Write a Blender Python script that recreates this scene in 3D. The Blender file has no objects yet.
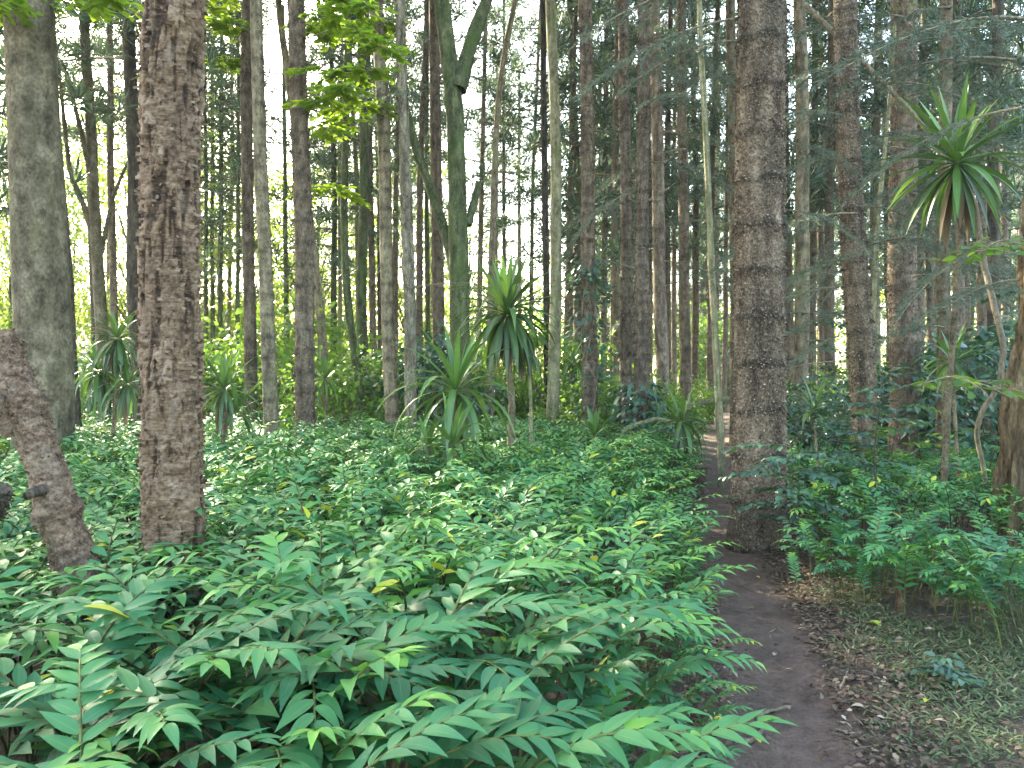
import bpy, math, random
import numpy as np

R = np.random.default_rng(7)
random.seed(7)
PI = math.pi
scene = bpy.context.scene
col = scene.collection

# ---------------------------------------------------------------- camera model
F = 774.0
CAMH = 1.6
PITCH = math.atan(12 / F)
CP, SP = math.cos(PITCH), math.sin(PITCH)


def P(px, py, d):
    """world point seen at pixel (px, py) at forward distance d"""
    u = (px - 512) / F
    v = (384 - py) / F
    y = CP + v * SP
    s = d / y
    return np.array([u * s, d, CAMH + (-SP + v * CP) * s])


def px_of(x, y):
    return 512 + F * x / (y * CP)


# ---------------------------------------------------------------- noise
def vnoise(p, seed=0):
    p = np.asarray(p, float)
    i = np.floor(p).astype(np.int64)
    f = p - i
    f = f * f * (3 - 2 * f)

    def h(ix, iy, iz):
        n = (ix * 374761393 + iy * 668265263 + iz * 2147483647 + seed * 144665) & 0xFFFFFFFF
        n = ((n ^ (n >> 13)) * 1274126177) & 0xFFFFFFFF
        n = (n ^ (n >> 16)) & 0xFFFFFFFF
        return n / 4294967295.0
    r = 0
    for a in (0, 1):
        wa = f[..., 0] if a else 1 - f[..., 0]
        for b in (0, 1):
            wb = f[..., 1] if b else 1 - f[..., 1]
            for c in (0, 1):
                wc = f[..., 2] if c else 1 - f[..., 2]
                r = r + wa * wb * wc * h(i[..., 0] + a, i[..., 1] + b, i[..., 2] + c)
    return r


def fbm(p, o=3, seed=0):
    p = np.asarray(p, float)
    s, a, t = 0, 1.0, 0
    for k in range(o):
        s = s + a * vnoise(p * 2 ** k, seed + k * 17)
        t += a
        a *= 0.5
    return s / t


# ---------------------------------------------------------------- mesh builder (quads only)
class MB:
    def __init__(self):
        self.v, self.f, self.a, self.m = [], [], [], []
        self.n = 0

    def add(self, v, f, a=None, m=0):
        v = np.asarray(v, float).reshape(-1, 3)
        f = np.asarray(f, np.int64).reshape(-1, 4)
        if a is None:
            a = np.zeros((len(v), 3))
        self.v.append(v)
        self.f.append(f + self.n)
        self.a.append(np.asarray(a, float).reshape(-1, 3))
        self.m.append(np.full(len(f), m, np.int32))
        self.n += len(v)

    def leaves(self, tpl, loc, dirs, up, ln, wd=None, tint=None, m=0):
        """copies of a leaf template placed by arrays of positions, directions, ups, lengths"""
        V, Fq, UV = tpl
        loc = np.asarray(loc, float).reshape(-1, 3)
        N = len(loc)
        if N == 0:
            return
        x = np.asarray(dirs, float).reshape(-1, 3)
        x = x / (np.linalg.norm(x, axis=1, keepdims=True) + 1e-9)
        up = np.broadcast_to(np.asarray(up, float), (N, 3))
        y = np.cross(up, x)
        nn = np.linalg.norm(y, axis=1, keepdims=True)
        y = np.where(nn < 1e-4, np.array([[0, 1, 0.0]]), y / (nn + 1e-9))
        z = np.cross(x, y)
        ln = np.broadcast_to(np.asarray(ln, float), (N,))
        wd = ln if wd is None else np.broadcast_to(np.asarray(wd, float), (N,))
        t = np.zeros(N) + 0.5 if tint is None else np.broadcast_to(np.asarray(tint, float), (N,))
        vv = (loc[:, None, :] + V[None, :, 0, None] * (x * ln[:, None])[:, None, :]
              + V[None, :, 1, None] * (y * wd[:, None])[:, None, :]
              + V[None, :, 2, None] * (z * ln[:, None])[:, None, :])
        k = len(V)
        ff = Fq[None] + (np.arange(N) * k)[:, None, None]
        aa = np.empty((N, k, 3))
        aa[:, :, :2] = UV[None]
        aa[:, :, 2] = t[:, None]
        self.add(vv, ff, aa, m)

    def tube(self, pts, rad, seg=6, m=0, a=None, cap=True, tint=0.5):
        pts = np.asarray(pts, float)
        rad = np.broadcast_to(np.asarray(rad, float), (len(pts),))
        if cap:
            pts = np.vstack([pts, pts[-1:] + (pts[-1] - pts[-2]) * 1e-3])
            rad = np.append(rad, rad[-1] * 0.02 + 1e-5)
        tg = np.gradient(pts, axis=0)
        tg /= np.linalg.norm(tg, axis=1, keepdims=True) + 1e-12
        ref = np.array([0, 1, 0.0]) if abs(tg[0][1]) < 0.8 else np.array([1, 0, 0.0])
        s = np.cross(tg, ref)
        s /= np.linalg.norm(s, axis=1, keepdims=True) + 1e-12
        b = np.cross(tg, s)
        th = np.linspace(0, 2 * PI, seg, endpoint=False)
        v = pts[:, None] + rad[:, None, None] * (np.cos(th)[None, :, None] * s[:, None] + np.sin(th)[None, :, None] * b[:, None])
        n = len(pts)
        i, j = np.meshgrid(np.arange(n - 1), np.arange(seg), indexing='ij')
        j2 = (j + 1) % seg
        f = np.stack([i * seg + j, i * seg + j2, (i + 1) * seg + j2, (i + 1) * seg + j], -1)
        at = np.zeros((n, seg, 3)) + tint
        self.add(v, f, at, m)

    def mesh(self, name, mats, smooth=True):
        v = np.vstack(self.v)
        f = np.vstack(self.f)
        a = np.vstack(self.a)
        me = bpy.data.meshes.new(name)
        me.vertices.add(len(v))
        me.vertices.foreach_set('co', v.astype(np.float32).ravel())
        me.loops.add(f.size)
        me.loops.foreach_set('vertex_index', f.astype(np.int32).ravel())
        me.polygons.add(len(f))
        me.polygons.foreach_set('loop_start', (np.arange(len(f)) * 4).astype(np.int32))
        me.polygons.foreach_set('use_smooth', np.full(len(f), smooth))
        me.polygons.foreach_set('material_index', np.concatenate(self.m))
        at = me.attributes.new('leaf', 'FLOAT_VECTOR', 'POINT')
        at.data.foreach_set('vector', a.astype(np.float32).ravel())
        for m in (mats if isinstance(mats, (list, tuple)) else [mats]):
            me.materials.append(m)
        me.update(calc_edges=True)
        me.validate()
        return me

    def build(self, name, mats, parent=None, smooth=True):
        return link(name, self.mesh(name, mats, smooth), parent)


def link(name, me, parent=None, loc=None, rz=0, sc=None):
    o = bpy.data.objects.new(name, me)
    col.objects.link(o)
    if parent is not None:
        o.parent = parent
    if loc is not None:
        o.location = [float(c) for c in loc]
    o.rotation_euler = (0, 0, float(rz))
    if sc is not None:
        o.scale = (sc, sc, sc) if np.isscalar(sc) else sc
    return o


def tag(o, label=None, cat=None, group=None, kind=None):
    if label:
        o['label'] = label
        n = len(label.split())
        if n < 4 or n > 16:
            print('LABEL LENGTH', n, label)
    if cat:
        o['category'] = cat
    if group:
        o['group'] = group
    if kind:
        o['kind'] = kind
    return o


def empty(name, loc, rz=0):
    o = link(name, None, None, loc, rz)
    o.empty_display_size = 0.2
    return o


# ---------------------------------------------------------------- materials
class NT:
    def __init__(self, name):
        self.m = bpy.data.materials.new(name)
        self.m.use_nodes = True
        self.t = self.m.node_tree
        self.t.nodes.clear()

    def n(self, typ, **kw):
        nd = self.t.nodes.new(typ)
        for k, v in kw.items():
            if k.startswith('i_'):
                nd.inputs[k[2:].replace('_', ' ')].default_value = v
            else:
                setattr(nd, k, v)
        return nd

    def l(self, a, b):
        self.t.links.new(a, b)

    def ramp(self, fac, stops):
        r = self.n('ShaderNodeValToRGB')
        e = r.color_ramp.elements
        while len(e) < len(stops):
            e.new(0.5)
        for k, (p, c) in enumerate(stops):
            e[k].position = p
            e[k].color = (*c, 1) if len(c) == 3 else c
        self.l(fac, r.inputs[0])
        return r.outputs[0]

    def mix(self, fac, a, b, mode='MIX'):
        x = self.n('ShaderNodeMix', data_type='RGBA', blend_type=mode)
        for s, v in ((x.inputs[0], fac), (x.inputs[6], a), (x.inputs[7], b)):
            if isinstance(v, (int, float)):
                s.default_value = v
            elif isinstance(v, tuple):
                s.default_value = (*v, 1)
            else:
                self.l(v, s)
        return x.outputs[2]

    def noise(self, vec, scale, detail=4, rough=0.55, dist=0):
        x = self.n('ShaderNodeTexNoise', i_Scale=scale, i_Detail=detail, i_Roughness=rough, i_Distortion=dist)
        if vec is not None:
            self.l(vec, x.inputs['Vector'])
        return x.outputs['Fac']

    def mapping(self, vec, scale):
        x = self.n('ShaderNodeMapping')
        x.inputs['Scale'].default_value = scale
        self.l(vec, x.inputs['Vector'])
        return x.outputs[0]

    def math(self, op, a, b=None):
        x = self.n('ShaderNodeMath', operation=op)
        for s, v in ((x.inputs[0], a), (x.inputs[1], b)):
            if v is None:
                continue
            if isinstance(v, (int, float)):
                s.default_value = v
            else:
                self.l(v, s)
        return x.outputs[0]


def bark_mat(name, dark, base, light, patch=None, patch_amt=0.5, scale=1.0, zstretch=0.35, bump=0.6, vor=40, rough=0.9):
    n = NT(name)
    tc = n.n('ShaderNodeTexCoord').outputs['Object']
    info = n.n('ShaderNodeObjectInfo').outputs['Random']
    mp = n.mapping(tc, (scale, scale, scale * zstretch))
    n1 = n.noise(mp, 9, 6, 0.65)
    n2 = n.noise(mp, 38, 4, 0.6)
    c = n.ramp(n.math('ADD', n.math('MULTIPLY', n1, 0.6), n.math('MULTIPLY', n2, 0.4)), [(0.38, dark), (0.5, base), (0.64, light)])
    if patch:
        pn = n.noise(n.mapping(tc, (1.3, 1.3, 0.7)), 2.2, 6, 0.7)
        pf = n.ramp(pn, [(0.5, (0, 0, 0)), (0.64, (patch_amt,) * 3)])
        c = n.mix(pf, c, patch)
    # each tree a little lighter or darker, as bark is
    hs = n.n('ShaderNodeHueSaturation')
    n.l(c, hs.inputs['Color'])
    at = n.n('ShaderNodeAttribute', attribute_name='leaf')
    sx = n.n('ShaderNodeSeparateXYZ')
    n.l(at.outputs['Vector'], sx.inputs[0])
    n.l(n.math('MULTIPLY', n.math('ADD', n.math('MULTIPLY', info, 0.45), 0.78), n.math('ADD', n.math('MULTIPLY', sx.outputs[2], 1.1), 0.45)), hs.inputs['Value'])
    v = n.n('ShaderNodeTexVoronoi', i_Scale=vor)
    n.l(n.mapping(tc, (1, 1, 0.6)), v.inputs['Vector'])
    hgt = n.math('ADD', n.math('MULTIPLY', v.outputs['Distance'], 0.5), n.math('ADD', n1, n.math('MULTIPLY', n2, 0.6)))
    b = n.n('ShaderNodeBump', i_Strength=bump, i_Distance=0.03)
    n.l(hgt, b.inputs['Height'])
    p = n.n('ShaderNodeBsdfPrincipled', i_Roughness=rough)
    p.inputs['Specular IOR Level'].default_value = 0.25
    n.l(hs.outputs[0], p.inputs['Base Color'])
    n.l(b.outputs[0], p.inputs['Normal'])
    o = n.n('ShaderNodeOutputMaterial')
    n.l(p.outputs[0], o.inputs[0])
    return n.m


def leaf_mat(name, stops, trans=0.3, tcol=None, rough=0.4, spec=0.5, rib=0.0, veins=0.0, rnd=0.2, wear=False):
    n = NT(name)
    at = n.n('ShaderNodeAttribute', attribute_name='leaf')
    sx = n.n('ShaderNodeSeparateXYZ')
    n.l(at.outputs['Vector'], sx.inputs[0])
    u, v, t = sx.outputs
    info = n.n('ShaderNodeObjectInfo').outputs['Random']
    tc = n.n('ShaderNodeTexCoord').outputs['Object']
    nz = n.noise(tc, 7, 3, 0.6)
    tt = n.math('ADD', t, n.math('MULTIPLY', n.math('SUBTRACT', info, 0.5), rnd))
    tt = n.math('ADD', tt, n.math('MULTIPLY', n.math('SUBTRACT', nz, 0.5), 0.25))
    c = n.ramp(tt, stops)
    p = n.n('ShaderNodeBsdfPrincipled', i_Roughness=rough)
    p.inputs['Specular IOR Level'].default_value = spec
    if rib > 0:
        rf = n.ramp(n.math('ABSOLUTE', v), [(0.0, (rib,) * 3), (0.09, (0, 0, 0))])
        c = n.mix(rf, c, (0.22, 0.36, 0.12))
    if wear:
        wn = n.noise(tc, 55, 3, 0.6)
        wn2 = n.noise(tc, 5, 2, 0.5)
        c = n.mix(n.ramp(n.math('ADD', n.math('MULTIPLY', wn, .6), n.math('MULTIPLY', wn2, .4)), [(0.6, (0, 0, 0)), (0.64, (.8,) * 3)]), c, (0.15, 0.1, 0.03))
        c = n.mix(n.ramp(n.math('ADD', n.math('MULTIPLY', u, .6), n.math('MULTIPLY', wn2, .6)), [(0.88, (0, 0, 0)), (0.93, (.8,) * 3)]), c, (0.17, 0.11, 0.04))
    if veins > 0:
        # oblique parallel veins: a ripple across the blade
        w = n.math('SINE', n.math('MULTIPLY', n.math('SUBTRACT', n.math('MULTIPLY', u, 1.6), n.math('ABSOLUTE', v)), 42.0))
        b = n.n('ShaderNodeBump', i_Strength=veins, i_Distance=0.004)
        n.l(w, b.inputs['Height'])
        n.l(b.outputs[0], p.inputs['Normal'])
    n.l(c, p.inputs['Base Color'])
    tr = n.n('ShaderNodeBsdfTranslucent')
    if tcol:
        n.l(n.mix(0.5, c, tcol), tr.inputs['Color'])
    else:
        n.l(c, tr.inputs['Color'])
    mx = n.n('ShaderNodeMixShader', i_Fac=trans)
    n.l(p.outputs[0], mx.inputs[1])
    n.l(tr.outputs[0], mx.inputs[2])
    o = n.n('ShaderNodeOutputMaterial')
    n.l(mx.outputs[0], o.inputs[0])
    return n.m


M = {}
M['grey_bark'] = bark_mat('grey_bark', (0.04, 0.03, 0.018), (0.1, 0.077, 0.048), (0.185, 0.148, 0.1), (0.065, 0.052, 0.024), 0.6, 0.8, 0.8, 0.7, 26)
M['conifer_bark'] = bark_mat('conifer_bark', (0.032, 0.021, 0.014), (0.118, 0.08, 0.055), (0.22, 0.16, 0.115), (0.14, 0.125, 0.08), 0.45, 1.6, 0.55, 1.0, 40)
M['red_bark'] = bark_mat('red_bark', (0.045, 0.029, 0.02), (0.135, 0.093, 0.066), (0.255, 0.185, 0.138), (0.16, 0.14, 0.1), 0.4, 1.6, 0.5, 0.9, 55)
M['tan_bark'] = bark_mat('tan_bark', (0.055, 0.04, 0.024), (0.16, 0.118, 0.076), (0.27, 0.208, 0.138), (0.14, 0.13, 0.065), 0.5, 1.3, 0.6, 0.8, 50)
M['dark_bark'] = bark_mat('dark_bark', (0.021, 0.015, 0.012), (0.054, 0.040, 0.029), (0.107, 0.080, 0.058), None, 0, 1.4, 0.4, 0.8, 45)
M['moss_bark'] = bark_mat('moss_bark', (0.028, 0.03, 0.013), (0.07, 0.073, 0.033), (0.14, 0.14, 0.07), (0.055, 0.08, 0.018), 0.8, 1.2, 0.4, 0.9, 45)
M['pale_bark'] = bark_mat('pale_bark', (0.09, 0.075, 0.042), (0.2, 0.17, 0.097), (0.33, 0.285, 0.175), (0.14, 0.16, 0.06), 0.6, 1.3, 0.5, 0.7, 50)
M['mottled_bark'] = bark_mat('mottled_bark', (0.04, 0.03, 0.02), (0.135, 0.105, 0.072), (0.3, 0.25, 0.18), (0.26, 0.22, 0.16), 0.7, 1.8, 0.35, 0.9, 45)
M['rot_bark'] = bark_mat('rot_bark', (0.03, 0.019, 0.011), (0.1, 0.062, 0.033), (0.19, 0.13, 0.075), (0.06, 0.065, 0.03), 0.6, 1.5, 0.25, 1.0, 30)
M['log_bark'] = bark_mat('log_bark', (0.06, 0.034, 0.022), (0.175, 0.105, 0.068), (0.31, 0.215, 0.15), (0.3, 0.225, 0.165), 0.5, 2.5, 1.0, 0.9, 60)
M['twig'] = bark_mat('twig_wood', (0.066, 0.049, 0.032), (0.157, 0.122, 0.080), (0.272, 0.220, 0.154), None, 0, 3, 0.4, 0.4, 80)
M['green_stem'] = bark_mat('green_stem', (0.041, 0.046, 0.013), (0.082, 0.091, 0.022), (0.132, 0.129, 0.045), None, 0, 3, 0.4, 0.2, 60, 0.6)


def flaky_mat():
    n = NT('flaky_bark')
    tc = n.n('ShaderNodeTexCoord').outputs['Object']
    at = n.n('ShaderNodeAttribute', attribute_name='leaf')
    sx = n.n('ShaderNodeSeparateXYZ')
    n.l(at.outputs['Vector'], sx.inputs[0])
    disp = sx.outputs[2]
    n1 = n.noise(n.mapping(tc, (1, 1, 4.0)), 9, 7, 0.7, 0.6)
    n2 = n.noise(n.mapping(tc, (1, 1, 5)), 32, 5, 0.75)
    n3 = n.noise(tc, 2.6, 4, 0.6)
    f = n.math('ADD', n.math('MULTIPLY', n1, 0.45), n.math('ADD', n.math('MULTIPLY', disp, 0.3), n.math('MULTIPLY', n2, 0.35)))
    c = n.ramp(f, [(0.36, (0.03, 0.018, 0.013)), (0.42, (0.085, 0.047, 0.028)), (0.5, (0.2, 0.119, 0.073)), (0.66, (0.39, 0.265, 0.185))])
    # orange weathered and lichen patches
    c = n.mix(n.ramp(n3, [(0.5, (0, 0, 0)), (0.68, (0.4,) * 3)]), c, (0.17, 0.1, 0.045))
    n5 = n.noise(n.mapping(tc, (1, 1, 0.55)), 6.5, 6, 0.7, 0.8)
    c = n.mix(n.ramp(n5, [(0.3, (0.85,) * 3), (0.46, (0, 0, 0))]), c, (0.045, 0.027, 0.018))
    c = n.mix(n.ramp(n5, [(0.56, (0, 0, 0)), (0.68, (0.6,) * 3)]), c, (0.33, 0.235, 0.18))
    b = n.n('ShaderNodeBump', i_Strength=0.9, i_Distance=0.02)
    n.l(n.math('ADD', n1, n2), b.inputs['Height'])
    p = n.n('ShaderNodeBsdfPrincipled', i_Roughness=0.85)
    p.inputs['Specular IOR Level'].default_value = 0.25
    n.l(c, p.inputs['Base Color'])
    n.l(b.outputs[0], p.inputs['Normal'])
    o = n.n('ShaderNodeOutputMaterial')
    n.l(p.outputs[0], o.inputs[0])
    return n.m


def scaly_mat():
    n = NT('scaly_bark')
    tc = n.n('ShaderNodeTexCoord').outputs['Object']
    v = n.n('ShaderNodeTexVoronoi', i_Scale=58)
    n.l(n.mapping(tc, (1, 1, 0.75)), v.inputs['Vector'])
    at = n.n('ShaderNodeAttribute', attribute_name='leaf')
    sx = n.n('ShaderNodeSeparateXYZ')
    n.l(at.outputs['Vector'], sx.inputs[0])
    n1 = n.noise(tc, 30, 5, 0.7)
    n2 = n.noise(n.mapping(tc, (1, 1, 0.4)), 2.5, 5, 0.65)
    f = n.math('ADD', n.math('MULTIPLY', v.outputs['Distance'], 0.2), n.math('ADD', n.math('MULTIPLY', n1, 0.45), n.math('MULTIPLY', sx.outputs[2], 0.34)))
    c = n.ramp(f, [(0.32, (0.024, 0.014, 0.009)), (0.45, (0.09, 0.06, 0.04)), (0.56, (0.17, 0.115, 0.078)), (0.74, (0.36, 0.27, 0.195))])
    c = n.mix(n.ramp(n2, [(0.48, (0, 0, 0)), (0.68, (0.22,) * 3)]), c, (0.14, 0.12, 0.085))
    b = n.n('ShaderNodeBump', i_Strength=1.0, i_Distance=0.02)
    n.l(n.math('ADD', v.outputs['Distance'], n1), b.inputs['Height'])
    p = n.n('ShaderNodeBsdfPrincipled', i_Roughness=0.85)
    p.inputs['Specular IOR Level'].default_value = 0.3
    n.l(c, p.inputs['Base Color'])
    n.l(b.outputs[0], p.inputs['Normal'])
    o = n.n('ShaderNodeOutputMaterial')
    n.l(p.outputs[0], o.inputs[0])
    return n.m


M['flaky_bark'] = flaky_mat()
M['scaly_bark'] = scaly_mat()

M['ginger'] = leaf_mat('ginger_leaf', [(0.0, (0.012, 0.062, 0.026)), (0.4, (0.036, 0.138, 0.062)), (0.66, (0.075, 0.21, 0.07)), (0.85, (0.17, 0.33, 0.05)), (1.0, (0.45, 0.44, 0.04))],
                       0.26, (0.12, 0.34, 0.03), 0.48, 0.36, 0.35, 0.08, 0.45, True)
M['yellow'] = leaf_mat('yellow_leaf', [(0.0, (0.5, 0.42, 0.05)), (0.6, (0.45, 0.45, 0.07)), (1.0, (0.3, 0.38, 0.06))], 0.3, (0.6, 0.55, 0.1), 0.45, 0.4, 0.3)
M['dracaena'] = leaf_mat('strap_leaf', [(0.0, (0.028, 0.045, 0.016)), (0.4, (0.05, 0.09, 0.03)), (0.75, (0.09, 0.18, 0.035)), (1.0, (0.22, 0.34, 0.06))], 0.22, (0.16, 0.3, 0.04), 0.4, 0.5, 0.35)
M['dead_strap'] = leaf_mat('dead_strap', [(0.0, (0.1, 0.065, 0.04)), (1.0, (0.25, 0.18, 0.11))], 0.1, None, 0.8, 0.2)
M['needle'] = leaf_mat('needle', [(0.0, (0.02, 0.04, 0.027)), (0.5, (0.045, 0.078, 0.05)), (1.0, (0.09, 0.135, 0.07))], 0.25, (0.1, 0.16, 0.04), 0.5, 0.4)
M['spray'] = leaf_mat('spray_needle', [(0.0, (0.05, 0.066, 0.05)), (0.5, (0.085, 0.108, 0.08)), (1.0, (0.12, 0.16, 0.09))], 0.2, (0.1, 0.18, 0.07), 0.5, 0.4)
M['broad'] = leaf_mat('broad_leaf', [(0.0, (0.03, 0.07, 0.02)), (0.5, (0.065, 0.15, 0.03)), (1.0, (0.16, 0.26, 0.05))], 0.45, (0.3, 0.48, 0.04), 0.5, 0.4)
M['bright'] = leaf_mat('sun_tinted_leaf', [(0.0, (0.09, 0.16, 0.02)), (0.5, (0.15, 0.26, 0.03)), (1.0, (0.25, 0.34, 0.04))], 0.65, (0.45, 0.6, 0.04), 0.5, 0.3)  # sunlit brightness put into the leaf colour, with extra translucency
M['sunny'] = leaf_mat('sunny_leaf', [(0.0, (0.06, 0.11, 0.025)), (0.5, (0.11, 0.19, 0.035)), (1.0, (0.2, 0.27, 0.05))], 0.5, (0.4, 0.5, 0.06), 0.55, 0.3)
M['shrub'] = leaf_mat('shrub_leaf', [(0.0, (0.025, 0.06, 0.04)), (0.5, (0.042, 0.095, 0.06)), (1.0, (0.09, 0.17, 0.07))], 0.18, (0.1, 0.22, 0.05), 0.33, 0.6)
M['grass'] = leaf_mat('grass_blade', [(0.0, (0.04, 0.058, 0.025)), (0.5, (0.08, 0.115, 0.048)), (0.85, (0.15, 0.18, 0.08)), (1.0, (0.28, 0.25, 0.13))], 0.25, None, 0.6, 0.3)
M['litter'] = leaf_mat('dry_leaf', [(0.0, (0.045, 0.028, 0.02)), (0.5, (0.12, 0.075, 0.05)), (0.85, (0.24, 0.165, 0.11)), (1.0, (0.4, 0.32, 0.24))], 0.08, None, 0.75, 0.25)


def soil_mat(name, c0, c1, c2, bump, fine=60):
    n = NT(name)
    tc = n.n('ShaderNodeTexCoord').outputs['Object']
    n1 = n.noise(tc, 2.2, 6, 0.65)
    n2 = n.noise(tc, fine, 5, 0.7)
    n3 = n.noise(tc, 14, 5, 0.6)
    f = n.math('ADD', n.math('MULTIPLY', n1, 0.4), n.math('ADD', n.math('MULTIPLY', n2, 0.3), n.math('MULTIPLY', n3, 0.3)))
    c = n.ramp(f, [(0.36, c0), (0.5, c1), (0.66, c2)])
    b = n.n('ShaderNodeBump', i_Strength=bump, i_Distance=0.03)
    n.l(n.math('ADD', n.math('MULTIPLY', n2, 0.5), n3), b.inputs['Height'])
    p = n.n('ShaderNodeBsdfPrincipled')
    p.inputs['Specular IOR Level'].default_value = 0.3
    n.l(n.ramp(n1, [(0.35, (0.55,) * 3), (0.65, (0.9,) * 3)]), p.inputs['Roughness'])
    n.l(c, p.inputs['Base Color'])
    n.l(b.outputs[0], p.inputs['Normal'])
    o = n.n('ShaderNodeOutputMaterial')
    n.l(p.outputs[0], o.inputs[0])
    return n.m


M['ground'] = soil_mat('forest_soil', (0.028, 0.02, 0.014), (0.065, 0.046, 0.032), (0.13, 0.092, 0.064), 0.8)
M['path'] = soil_mat('trodden_earth', (0.034, 0.022, 0.017), (0.1, 0.061, 0.046), (0.185, 0.12, 0.093), 1.0, 55)


# ---------------------------------------------------------------- leaf templates
def leaf_tpl(ns, prof, fold=0.25, droop=0.25, lift=0.0, cup=0.0):
    t = np.linspace(0, 1, ns + 1)
    w = np.array([prof(x) for x in t])
    V, UV = [], []
    for k, x in enumerate(t):
        zc = lift * x - droop * x * x
        xx = x * (1 - 0.35 * droop * x)
        for s in (-1, 0, 1):
            V.append((xx, s * w[k], zc + (abs(s) * w[k] * fold) - cup * abs(s) * w[k]))
            UV.append((x, s))
    q = []
    for k in range(ns):
        for s in range(2):
            a = k * 3 + s
            q.append((a, a + 3, a + 4, a + 1))
    return np.array(V), np.array(q), np.array(UV, float)


def lance(x):
    return max(0.004, 0.50 * (x ** 0.66) * (1 - x) ** 1.22 + 0.004)


def ovate(x):
    return max(0.01, 0.85 * (x ** 0.5) * (1 - x) ** 0.75 * 0.75)


def flat_tpl(w=0.08):
    return (np.array([(0, -w * .4, 0), (0.55, -w, 0.02), (0.55, w, 0.02), (0, w * .4, 0), (1, -w * .15, -0.05), (1, w * .15, -0.05)]),
            np.array([(0, 1, 2, 3), (1, 4, 5, 2)]), np.array([(0, -1), (.5, -1), (.5, 1), (0, 1), (1, -1), (1, 1.0)]))


GING = [leaf_tpl(8, lance, 0.26, d, l) for d, l in ((0.06, 0.05), (0.16, 0.08), (0.3, 0.1), (0.5, 0.14))]
GING_LOW = [leaf_tpl(3, lance, 0.3, d, l) for d, l in ((0.1, 0.06), (0.25, 0.1), (0.45, 0.14))]
OVATE = [leaf_tpl(4, ovate, 0.2, d, 0.05) for d in (0.1, 0.35)]
OVATE_LOW = [leaf_tpl(2, lambda x: 0.3 * math.sin(PI * (0.08 + 0.87 * x)) + .02, 0.25, 0.25, 0.05)]
NEED = flat_tpl(0.06)
NEEDF = flat_tpl(0.10)
CARD = flat_tpl(0.30)
FLAKE = (np.array([(0, -.5, 0), (0, .5, 0), (.5, .5, .12), (.5, -.5, .12), (1, .4, .4), (1, -.4, .4)]), np.array([(0, 3, 2, 1), (3, 5, 4, 2)]), np.zeros((6, 2)))


def rdir(n, rng):
    v = rng.normal(size=(n, 3))
    return v / np.linalg.norm(v, axis=1, keepdims=True)


# ---------------------------------------------------------------- ground
PATH_Y = np.array([-3, 0.0, 2.0, 3.1, 4.1, 5.4, 7.3, 10, 14, 19, 25, 34])
PATH_X = np.array([0.2, 0.45, 0.86, 1.12, 1.4, 1.68, 2.0, 2.72, 3.8, 5.1, 6.6, 8.2])
PATH_W = np.array([0.36, 0.34, 0.33, 0.31, 0.29, 0.27, 0.28, 0.32, 0.4, 0.5, 0.6, 0.7])


def pathx(y):
    return np.interp(y, PATH_Y, PATH_X)


def g(x, y):
    x = np.asarray(x, float)
    y = np.asarray(y, float)
    z = 0.05 * np.sin(x * 0.9 + 1.3) * np.sin(y * 0.7) + 0.05 * np.sin(0.31 * x + 0.23 * y)
    d = np.abs(x - pathx(y))
    z = z * np.clip((d - 0.2) / 1.2, 0, 1) - 0.05 * np.exp(-(d / 0.45) ** 2)
    far = np.clip((np.hypot(x, y) - 18) / 40, 0, 1)
    return z + far * far * 0.5


fx = np.concatenate([[-320, -160, -90, -60, -45], np.arange(-36, -8, 1.2), np.arange(-8, 9, 0.1), np.arange(9, 36, 1.2), [45, 60, 90, 160, 320]])
fy = np.concatenate([[-320, -120, -50, -20, -8], np.arange(-4, 0, 0.5), np.arange(0, 17, 0.1), np.arange(17, 60, 1.2), [70, 90, 130, 200, 340]])
X, Y = np.meshgrid(fx, fy, indexing='ij')
Z = g(X, Y)
nearm = (np.abs(X) < 9) & (Y > -1) & (Y < 17)
Z = Z + np.where(nearm & (np.abs(X - pathx(Y)) > 0.5), (fbm(np.stack([X * 3, Y * 3, X * 0], -1), 3) - 0.5) * 0.07, 0)
mb = MB()
i, j = np.meshgrid(np.arange(len(fx) - 1), np.arange(len(fy) - 1), indexing='ij')
L = len(fy)
mb.add(np.stack([X, Y, Z], -1), np.stack([i * L + j, (i + 1) * L + j, (i + 1) * L + j + 1, i * L + j + 1], -1))
tag(mb.build('ground', M['ground']), kind='structure')

mb = MB()
py_ = np.concatenate([np.arange(-3, 14, 0.06), np.arange(14, 34, 0.4)])
tt = np.linspace(-1, 1, 25)
T, YY = np.meshgrid(tt, py_, indexing='ij')
wv = np.interp(YY, PATH_Y, PATH_W)
wv = wv * (1 + 0.35 * (fbm(np.stack([YY * 1.7, np.sign(T) * 7 + 0 * T, 0 * T], -1), 3) - 0.5)) + 0.04
XX = pathx(YY) + T * wv
ZZ = g(XX, YY) + 0.007 + (fbm(np.stack([XX * 7, YY * 7, 0 * XX], -1), 4) - 0.35) * 0.03 * (1 - T ** 6) - 0.012 * np.abs(T) ** 8
ZZ = np.maximum(ZZ, g(XX, YY) + np.where(np.abs(T) > .99, -0.012, 0.004))
L = len(py_)
i, j = np.meshgrid(np.arange(len(tt) - 1), np.arange(L - 1), indexing='ij')
mb.add(np.stack([XX, YY, ZZ], -1), np.stack([i * L + j, (i + 1) * L + j, (i + 1) * L + j + 1, i * L + j + 1], -1))
tag(mb.build('path', M['path']), kind='structure')


# ---------------------------------------------------------------- crowns shared by the trees
def needle_tuft(mb, c, r, n, rng, tpl, ln, up=0.35):
    d = rdir(n, rng)
    d[:, 2] += up
    loc = c + d * r * rng.uniform(0.0, 0.55, (n, 1))
    mb.leaves(tpl, loc, d, rdir(n, rng), ln * rng.uniform(0.6, 1.3, n), None, np.clip(0.45 + 0.2 * rng.normal(size=n), 0, 1), 0)


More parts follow.
